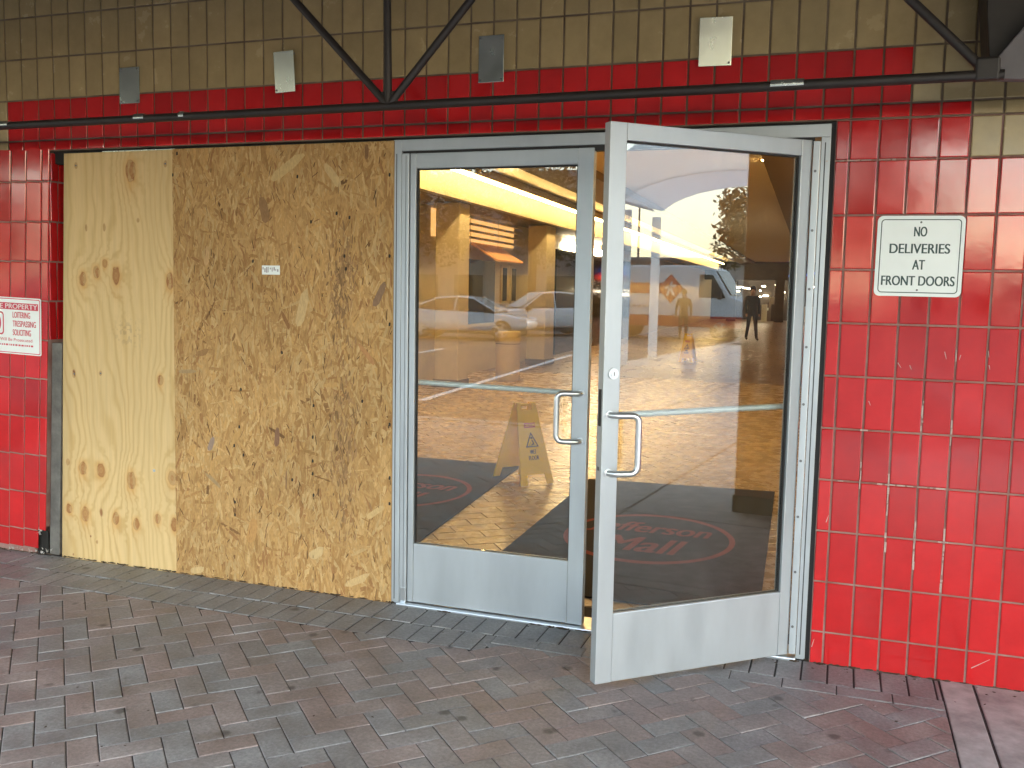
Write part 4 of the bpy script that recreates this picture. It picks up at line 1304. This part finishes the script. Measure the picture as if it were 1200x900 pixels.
# wet floor signs
def wet_sign(loc, rz, lab):
    o = empty('wet_floor_sign', loc, lab, 'floor sign', 'yellow wet floor signs', rz)
    Hh, ht, hb, spread = .63, .10, .155, .19
    for s, nm in ((-1, 'front_panel'), (1, 'back_panel')):
        def P(a, t): return Vector((a, s * (spread * (1 - t) + .012), t * Hh))
        outl = [(-hb, 0), (-hb + .062, 0), (-hb + .072, .125), (hb - .072, .125), (hb - .062, 0), (hb, 0), (ht, .80), (ht * .88, 1), (ht * .5, 1), (ht * .5, .905), (-ht * .5, .905), (-ht * .5, 1), (-ht * .88, 1), (-ht, .80)]
        m = MB(); m.prism([P(a, t) for a, t in outl], (0, s * .012, 0))
        p = m.build(nm, M['sign_yellow'], o, bevel=.002)
        nrm = Vector((0, s * Hh, spread)).normalized()
        up = (P(0, 1) - P(0, 0)).normalized()
        right = up.cross(nrm) * (1)
        place = lambda a, b, l_, s=s: tuple(P(0, 0) + Vector((0, s * .0135, 0)) + right * a + up * b + nrm * l_)
        m = MB()
        m.add([place(a, b, .0004) for a, b in ((-.052, .455), (.052, .455), (.052, .495), (-.052, .495))], [(0, 1, 2, 3)])
        cb = m.build('caution_band', M['red_ink'], p)
        m = MB(); add_text(m, 'CAUTION', 0, .475, .09, .024, lambda a, b, l_: place(a, b, .0012 + l_), .0008); m.build('caution_lettering', M['sign_yellow'], p)
        m = MB()
        tri = [(-.062, .300), (.062, .300), (0, .42)]; tin = [(-.046, .309), (.046, .309), (0, .400)]
        ring_faces(m, tri, tin, place, .0006)
        # slipping figure
        for q in (((-.012, .372), (.0, .385), (.012, .372), (0, .360)), ((-.004, .358), (.012, .352), (.022, .325), (.01, .33)), ((.0, .35), (-.024, .325), (-.03, .318), (-.01, .335)), ((.012, .334), (-.012, .316), (-.006, .312), (.022, .326)), ((-.03, .318), (.03, .318), (.03, .314), (-.03, .314))):
            m.add([place(a, b, .0007) for a, b in q], [(0, 1, 2, 3)])
        add_text(m, 'WET', 0, .262, .058, .034, lambda a, b, l_: place(a, b, .0006 + l_), .0014)
        add_text(m, 'FLOOR', 0, .215, .094, .034, lambda a, b, l_: place(a, b, .0006 + l_), .0014)
        m.build('printing', M['black'], p)
    m = MB(); m.tube([(-ht * .9, 0, Hh * .97), (ht * .9, 0, Hh * .97)], .012, 10); m.build('hinge_pin', M['sign_yellow'], o)
    return o
c1 = (at(630, 571, 2, 0) + at(592, 556, 2, 0)) / 2
wet_sign((c1.x + .01, c1.y + .02, .003), R(52), 'yellow folding wet floor sign just behind the closed glass door')
c3 = at(806, 424, 2, 0)
wet_sign((c3.x, c3.y, .003), R(-6), 'distant yellow wet floor sign far down the corridor behind the open door')

# ================================================================== people
M['coat_dark'] = mat('dark_coat', (.018, .018, .02), .9)
M['trouser'] = mat('dark_trousers', (.02, .022, .03), .9)
M['coat_tan'] = mat('tan_jacket', (.30, .18, .08), .9)
M['skin'] = mat('skin', (.42, .24, .17), .6)
M['hair'] = mat('dark_hair', (.02, .015, .012), .7)
def person(loc, rz, lab, coat, stride):
    bm = bmesh.new()
    J = {}
    def v(n, co): J[n] = bm.verts.new(co)
    v('pelvis', (0, 0, .93)); v('waist', (0, 0, 1.08)); v('chest', (0, .01, 1.30)); v('neck', (0, .0, 1.47)); v('head0', (0, -.01, 1.56)); v('head1', (0, -.02, 1.70))
    for s, n in ((-1, 'l'), (1, 'r')):
        k = stride * s
        v(n + 'hip', (s * .09, 0, .88)); v(n + 'knee', (s * .10, -.10 * k - .03, .48)); v(n + 'ank', (s * .10, -.28 * k, .09)); v(n + 'toe', (s * .11, -.28 * k - .15, .035))
        v(n + 'sh', (s * .19, .01, 1.40)); v(n + 'el', (s * .25, .10 * k + .02, 1.12)); v(n + 'wr', (s * .25, .16 * k - .08, .88)); v(n + 'hand', (s * .25, .18 * k - .11, .79))
    E = [('pelvis', 'waist'), ('waist', 'chest'), ('chest', 'neck'), ('neck', 'head0'), ('head0', 'head1')]
    for n in 'lr': E += [('pelvis', n + 'hip'), (n + 'hip', n + 'knee'), (n + 'knee', n + 'ank'), (n + 'ank', n + 'toe'), ('chest', n + 'sh'), (n + 'sh', n + 'el'), (n + 'el', n + 'wr'), (n + 'wr', n + 'hand')]
    for a, b in E: bm.edges.new((J[a], J[b]))
    me = bpy.data.meshes.new('person')
    names = {q: n for n, q in J.items()}
    bm.verts.index_update()
    order = [names[q] for q in bm.verts]
    bm.to_mesh(me); bm.free()
    tmp = bpy.data.objects.new('person', me); C.objects.link(tmp)
    tmp.modifiers.new('skin', 'SKIN')
    rad = dict(pelvis=(.15, .12), waist=(.14, .11), chest=(.17, .12), neck=(.06, .06), head0=(.075, .085), head1=(.085, .095), hip=(.09, .09), knee=(.062, .065), ank=(.045, .05), toe=(.04, .035), sh=(.075, .075), el=(.05, .05), wr=(.035, .035), hand=(.04, .03))
    for i, n in enumerate(order):
        sv = me.skin_vertices[0].data[i]
        sv.radius = rad.get(n, rad.get(n[1:]))
        sv.use_root = n == 'pelvis'
    ss = tmp.modifiers.new('sub', 'SUBSURF'); ss.levels = 2; ss.render_levels = 2
    dg = bpy.context.evaluated_depsgraph_get(); dg.update()
    m2 = bpy.data.meshes.new_from_object(tmp.evaluated_get(dg))
    bpy.data.objects.remove(tmp)
    m2.materials.clear()
    for mm in (coat, M['trouser'], M['skin'], M['black']): m2.materials.append(mm)
    for p in m2.polygons:
        c = p.center
        p.use_smooth = True
        p.material_index = 2 if c.z > 1.47 or (abs(c.x) > .2 and c.z < .88) else (3 if c.z < .11 else (1 if c.z < .86 else 0))
    o = link('person', m2); o.location = loc; o.rotation_euler = (0, 0, rz)
    tag(o, lab, 'person')
    hm = MB()
    for i in range(7):
        pass
    bmh = bmesh.new(); bmesh.ops.create_uvsphere(bmh, u_segments=16, v_segments=10, radius=.115, matrix=Matrix.Translation((0, .012, 1.69)) @ Matrix.Diagonal((.88, 1, 1, 1)))
    bmesh.ops.delete(bmh, geom=[q for q in bmh.verts if q.co.z < 1.62 or (q.co.y < -.055 and q.co.z < 1.74)], context='VERTS')
    mh = bpy.data.meshes.new('hair'); bmh.to_mesh(mh); bmh.free(); mh.materials.append(M['hair'])
    link('hair', mh, o)
    return o
pp_ = at(880, 399, 2, 0)
person((pp_.x, pp_.y, 0), R(20), 'person in dark coat and trousers walking down the corridor behind the open door', M['coat_dark'], 1)

# ================================================================== street side (seen mirrored in the glass)
M['car_white'] = mat('white_car_paint', (.62, .63, .64), .25, coat=.8)
M['car_silver'] = mat('silver_car_paint', (.45, .47, .5), .28, .4, coat=.8)
M['car_dark'] = mat('dark_car_paint', (.03, .035, .045), .25, coat=.8)
M['tyre'] = mat('tyre_rubber', (.02, .02, .02), .85)
M['rim'] = mat('alloy_rim', (.5, .5, .52), .3, .8)
M['lamp_red'] = mat('tail_lamp', (.5, .03, .02), .25)
M['lamp_clear'] = mat('head_lamp', (.75, .77, .8), .15)
M['van_white'] = mat('white_van_paint', (.70, .72, .74), .35, coat=.4)
M['van_red'] = mat('red_vinyl', (.45, .045, .035), .4)

def wheels(root, xs_, hw, r):
    for x in xs_:
        for s in (-1, 1):
            m = MB(); m.tube([(x, s * (hw - .20), r), (x, s * (hw - .17), r), (x, s * (hw - .01), r), (x, s * hw, r)], [r * .9, r, r, r * .93], 28)
            t = m.build('wheel', M['tyre'], root)
            m = MB(); m.cyl((x, s * (hw + .002), r), (0, s, 0), r * .30, .006, 20)
            for k in range(5):
                a = 2 * math.pi * k / 5
                m.prism([(x + math.cos(a + d_) * rr, s * (hw + .001), r + math.sin(a + d_) * rr) for d_, rr in ((-.35, r * .25), (-.16, r * .66), (.16, r * .66), (.35, r * .25))], (0, s * .008, 0))
            m.tube([(x + math.cos(2 * math.pi * k / 24) * r * .66, s * (hw + .004), r + math.sin(2 * math.pi * k / 24) * r * .66) for k in range(25)], r * .04, 6)
            m.build('rim', M['rim'], t)

def car(loc, rz, lab, paint, kind='sedan'):
    """front towards local +x; lofted body sections, separate glasshouse"""
    root = empty('parked_car', loc, lab, 'car', 'cars in the car park facing the doors', rz)
    if kind == 'sedan':
        prof = [(-2.25, .55, .80, .70), (-2.15, .30, .98, .80), (-1.6, .22, 1.02, .88), (-.9, .2, .98, .90), (.6, .2, .95, .90), (1.2, .22, .90, .88), (1.9, .26, .78, .82), (2.2, .34, .66, .72), (2.28, .42, .58, .6)]
        gh = [(-1.75, 1.0, .72), (-.95, 1.36, .60), (-.2, 1.43, .60), (.35, 1.38, .60), (1.15, .93, .74)]
    else:
        prof = [(-2.2, .5, .95, .72), (-2.1, .32, 1.05, .84), (-1.5, .25, 1.08, .9), (-.9, .24, 1.06, .92), (.6, .24, 1.04, .92), (1.2, .26, 1.0, .9), (1.9, .3, .88, .84), (2.15, .38, .74, .72), (2.22, .46, .64, .6)]
        gh = [(-2.05, 1.06, .72), (-1.7, 1.52, .62), (-.4, 1.62, .64), (.2, 1.58, .62), (1.1, 1.03, .76)]
    m = MB(); rings = []
    for x, zl, zh, hw in prof:
        zm = zl + (zh - zl) * .55
        rings.append([(x, -hw * .86, zl), (x, -hw, zl + .12), (x, -hw, zm), (x, -hw * .93, zh - .04), (x, -hw * .8, zh), (x, hw * .8, zh), (x, hw * .93, zh - .04), (x, hw, zm), (x, hw, zl + .12), (x, hw * .86, zl)])
    n = 10; vs = [q for r_ in rings for q in r_]; fs = []
    for i in range(len(rings) - 1):
        for k in range(n):
            k2 = (k + 1) % n
            fs.append((i * n + k, i * n + k2, (i + 1) * n + k2, (i + 1) * n + k))
    fs += [tuple(range(n)), tuple(range((len(rings) - 1) * n, len(rings) * n))]
    m.add(vs, fs, 0, True)
    b = m.build('body', paint, root)
    e = b.modifiers.new('sub', 'SUBSURF'); e.levels = 1; e.render_levels = 2
    m = MB(); rings = []
    for x, zt, hw in gh:
        base = max(.9, min(zt - .02, 1.0))
        rings.append([(x, -.80 if zt > 1.1 else -.76, base - .06), (x, -hw, zt - .05), (x, -hw * .85, zt), (x, hw * .85, zt), (x, hw, zt - .05), (x, .80 if zt > 1.1 else .76, base - .06)])
    n = 6; vs = [q for r_ in rings for q in r_]; fs = []; mi = []
    for i in range(len(rings) - 1):
        for k in range(n):
            k2 = (k + 1) % n
            f = (i * n + k, i * n + k2, (i + 1) * n + k2, (i + 1) * n + k)
            roof = k in (1, 2, 3) and 0 < i < len(rings) - 2
            m.add([vs[q] for q in f], [(0, 1, 2, 3)], 0 if roof else 1)
    m.build('glasshouse', [paint, M['dark_glass']], root)
    for s in (-1, 1):
        m = MB()
        for i in range(len(gh)):
            pass
        pil = [(gh[1][0], gh[1][1], gh[1][2]), (gh[2][0], gh[2][1], gh[2][2])]
        m.tube([(gh[0][0], s * .77, .98)] + [(x, s * (hw + .008), z - .035) for x, z, hw in gh[1:-1]] + [(gh[-1][0], s * .775, .93)], .03, 8)
        m.tube([(-.25, s * .81, .94), (-.22, s * (gh[2][2] + .012), gh[2][1] - .05)], .03, 8)
        m.build('window_trim', paint, root)
        m = MB(); m.box(.75, .95, s * .9 - .07, s * .9 + .07, .93, 1.07); m.build('mirror', M['black'], root, bevel=.03)
        m = MB(); m.box(prof[-3][0] + .05, prof[-2][0] - .02, s * .60 - .14, s * .60 + .14, prof[-2][2] - .05, prof[-2][2] + .08); m.build('headlight', M['lamp_clear'], root, bevel=.03)
        m = MB(); m.box(prof[0][0] - .01, prof[1][0] + .12, s * .62 - .16, s * .62 + .16, prof[0][2] - .08, prof[0][2] + .1); m.build('tail_light', M['lamp_red'], root, bevel=.03)
    m = MB(); m.box(-1.9, 1.95, -.84, .84, .2, .30); m.build('underbody', M['black'], root)
    wheels(root, (-1.42, 1.38), .87, .33)
    return root
RZ = -.13
car((-9.9, -25.4, RZ), R(-4), 'white four door saloon parked side on across the car park', M['car_white'])
car((-8.6, -29.3, RZ), R(140), 'white hatchback parked behind the saloon with its tail showing', M['car_white'], 'hatch')
car((-8.6, -34.5, RZ), R(60), 'dark car parked farthest from the doors', M['car_dark'])
car((-16.5, -27, RZ), R(-4), 'silver saloon parked left of the white saloon', M['car_silver'])

# work van
vn = empty('work_van', (31.6, -9.3, RZ), 'white work van with red stripe and red diamond on its side', 'van', None, R(90))
sidep = [(-2.9, .45), (-2.95, 2.45), (-2.8, 2.62), (1.45, 2.62), (1.75, 2.50), (2.35, 1.55), (2.95, 1.35), (3.05, .9), (3.0, .45)]
m = MB(); m.prism([(a, -1.0, b) for a, b in sidep], (0, 2.0, 0)); m.build('body', M['van_white'], vn, bevel=.06, seg=3)
for s in (-1, 1):
    m = MB(); m.prism([(a, s * 1.003, b) for a, b in ((1.25, 1.5), (1.25, 2.3), (1.72, 2.3), (2.2, 1.5))], (0, s * .006, 0)); m.build('door_window', M['dark_glass'], vn)
    m = MB()
    m.box(-2.9, 2.95, s * 1.004 - .004, s * 1.004 + .004, .46, .85)
    m.build('red_skirt', M['van_red'], vn)
    m = MB(); m.box(-2.6, .2, s * 1.004 - .004, s * 1.004 + .004, 1.62, 2.0); m.build('red_band', M['van_red'], vn)
    m = MB(); m.prism([(a, s * 1.0085, b) for a, b in ((-.25, 1.8), (.22, 2.32), (.69, 1.8), (.22, 1.28))], (0, s * .004, 0)); d_ = m.build('diamond', M['van_red'], vn)
    m = MB()
    for q in (((.05, 1.55), (.13, 1.55), (.30, 2.05), (.22, 2.05)), ((.30, 1.55), (.39, 1.55), (.2, 1.9), (.13, 1.9)), ((.0, 1.85), (.0, 1.78), (.42, 1.88), (.42, 1.95))):
        m.prism([(a, s * 1.0135, b) for a, b in q], (0, s * .002, 0))
    m.build('diamond_figure', M['sign'], d_)
    m = MB()
    for k in range(12): m.box(-2.6 + k * .2, -2.6 + k * .2 + .13, s * 1.006 - .003, s * 1.006 + .003, 1.12, 1.2)
    m.build('small_print', M['grey_ink'], vn)
    m = MB(); m.box(-2.2, -1.3, s * 1.006 - .003, s * 1.006 + .003, 1.34, 1.5); m.build('blue_strip', M['blue_ink'], vn)
    m = MB(); m.box(1.95, 2.1, s * 1.18 - .08, s * 1.18 + .08, 1.45, 1.8); m.build('mirror', M['black'], vn, bevel=.03)
    m = MB(); m.box(2.9, 3.06, s * .78 - .14, s * .78 + .14, .85, 1.15); m.build('headlight', M['lamp_clear'], vn, bevel=.03)
m = MB(); m.prism([(a, -.88, b) for a, b in ((1.80, 2.44), (2.34, 1.60), (2.37, 1.62), (1.83, 2.46))], (0, 1.76, 0)); m.build('windscreen', M['dark_glass'], vn)
m = MB()
for x in (-2.2, -.8, .6): m.box(x, x + .05, -.9, .9, 2.72, 2.77)
for y in (-.9, .86): m.box(-2.6, 1.2, y, y + .04, 2.78, 2.82)
for x in (-2.2, .6):
    for y in (-.9, .86): m.box(x, x + .05, y, y + .04, 2.6, 2.72)
m.build('roof_rack', M['black'], vn)
wheels(vn, (-1.75, 2.05), 1.0, .38)
person((29.6, -8.3, RZ), R(70), 'person in tan jacket standing beside the white work van', M['coat_tan'], .2)

# arched canopy further along the walkway
M['vault'] = mat('white_vault_panel', (.74, .78, .80), .5, var=.04)
_nt = M['vault'].node_tree
_b, _o = _nt.nodes['Principled BSDF'], _nt.nodes['Material Output']
_t = _nt.nodes.new('ShaderNodeBsdfTranslucent'); _t.inputs[0].default_value = (.94, .97, 1, 1)
_m = _nt.nodes.new('ShaderNodeMixShader'); _m.inputs[0].default_value = .75
_nt.links.new(_b.outputs[0], _m.inputs[1]); _nt.links.new(_t.outputs[0], _m.inputs[2]); _nt.links.new(_m.outputs[0], _o.inputs['Surface'])
av = empty('arched_canopy', (20, -3.5, 0), 'white arched canopy farther along the walkway on the right', 'canopy')
for cy, hw in ((-.2, 2.2), (4.6, 2.5), (-4.9, 2.3)):
    cyy = -3.6 + (cy + .2) * 1.0
    out, inn = [], []
    for k in range(17):
        a = -1 + 2 * k / 16
        zi = 3.15 + .72 * math.sqrt(max(0, 1 - (a * .96) ** 2))
        inn.append((cyy + a * hw + 3.5, zi))
        out.append((cyy + a * hw + 3.5, zi + .95))
    m = MB(); m.prism([(-4, a, b) for a, b in inn] + [(-4, a, b) for a, b in out[::-1]], (.012, 0, 0)); m.build('end_panel', M['vault'], av)
    m = MB(); m.prism([(-3.94, a, b) for a, b in inn] + [(-3.94, a, b + .03) for a, b in inn[::-1]], (2.6, 0, 0)); m.build('vault', M['vault'], av)
for x in (-3.6, -1.6):
    for y in (-2.35,):
        m = MB(); m.tube([(x, y, 0), (x, y, 3.2)], .10, 14); m.build('post', M['vault'], av)

# far buildings, trees, lamp posts
M['bld'] = mat('pale_building', (.42, .40, .38), .8, var=.1, scale=1)
M['bld2'] = mat('grey_roof', (.24, .25, .27), .8)
def building(loc, w, d, h, rz, lab):
    o = empty('low_building', loc, lab, 'building', 'low buildings across the car park', rz)
    BOX('wall', M['bld'], o, -w / 2, w / 2, -d / 2, d / 2, 0, h)
    BOX('roof', M['bld2'], o, -w / 2 - .4, w / 2 + .4, -d / 2 - .4, d / 2 + .4, h, h + .5)
    n = int(w / 4)
    for k in range(n):
        x = -w / 2 + (k + .5) * w / n
        for s in (-1, 1):
            BOX('window', M['dark_glass'], o, x - 1.3, x + 1.3, s * (d / 2) - .06, s * (d / 2) + .06, .6, 2.8)
    return o
building((-33, -76, -.13), 58, 14, 10.5, R(4), 'pale shop building across the car park on the left, made tall to hide the sky')  # raised so it blocks bright sky mirrored in the closed door
building((26, -92, -.13), 40, 14, 4.2, R(-6), 'pale shop building across the car park straight ahead')
building((88, -32, -.13), 34, 12, 4.4, R(75), 'grey roofed building beyond the white van')
M['leaf'] = mat('dark_foliage', (.055, .075, .03), .7, rnd=.1, var=.35, scale=.8)
M['bark'] = mat('bark', (.07, .05, .035), .9)
def tree(loc, h, r, lab, seed):
    rr = random.Random(seed)
    o = empty('broadleaf_tree', loc, lab, 'tree', 'trees beyond the car park')
    m = MB(); m.tube([(0, 0, 0), (.1, 0, h * .3), (.0, .1, h * .75)], [.3, .24, .08], 10)
    for k in range(6):
        a = rr.uniform(0, 6.28); z = h * rr.uniform(.28, .55)
        m.tube([(.05, 0, z), (math.cos(a) * r * .5, math.sin(a) * r * .5, z + h * .18), (math.cos(a) * r * .85, math.sin(a) * r * .85, z + h * .28)], [.12, .08, .03], 7)
    m.build('trunk', M['bark'], o)
    m = MB()
    cl_ = [(rr.gauss(0, r * .45), rr.gauss(0, r * .45), h * rr.uniform(.42, .97), r * rr.uniform(.22, .42)) for _ in range(26)]
    for (x, y, z, s) in cl_:
        k_ = max(.35, 1 - abs(z / h - .6) * 1.4)
        x *= k_; y *= k_
        for _ in range(190):
            d = Vector((rr.gauss(0, 1), rr.gauss(0, 1), rr.gauss(0, 1))).normalized() * s * rr.uniform(.5, 1.1)
            c = Vector((x, y, z)) + d
            u = Vector((rr.gauss(0, 1), rr.gauss(0, 1), rr.gauss(0, 1))).normalized() * rr.uniform(.16, .30)
            w = u.orthogonal().normalized() * rr.uniform(.08, .16)
            m.add([c - u, c + w, c + u, c - w], [(0, 1, 2, 3)])
    m.build('crown', M['leaf'], o)
    return o
tree((66, -13.0, -.13), 8.4, 4.6, 'round crowned tree behind the white work van', 1)
tree((72, -7, -.13), 7.0, 4.2, 'lower tree right of the round crowned tree', 2)
for k, (x, y, h) in enumerate(((-44, -62, 8), (-31, -62, 11.5), (-19, -60, 12), (2.5, -62, 12), (-9, -70, 9), (24, -76, 7.5), (40, -74, 9), (-58, -50, 9))):
    tree((x, y, -.13), h, h * .55, ['tall tree left of the pale shop building', 'small tree before the pale shop building', 'tall tree before the right end of the pale shop building', 'tallest tree, between the two shop buildings', 'tree before the right corner of the tall shop building', 'mid sized tree before the shop building ahead', 'tall tree right of the shop building ahead', 'tree at the far left edge of the car park'][k], 10 + k)
for k, (x, y, lab) in enumerate(((52, -17.5, 'tall lamp post between the white van and the round tree'), (-6, -44, 'tall lamp post in the car park behind the dark car'))):
    o = empty('lamp_post', (x, y, -.13), lab, 'lamp post', 'car park lamp posts')
    m = MB(); m.tube([(0, 0, 0), (0, 0, 7.0)], [.09, .05], 10); m.build('pole', M['bracket'], o)
    m = MB(); m.box(-.9, .9, -.05, .05, 7.0, 7.08); m.box(-1.1, -.5, -.12, .12, 7.08, 7.22); m.box(.5, 1.1, -.12, .12, 7.08, 7.22); m.build('lamp_head', M['bracket'], o)
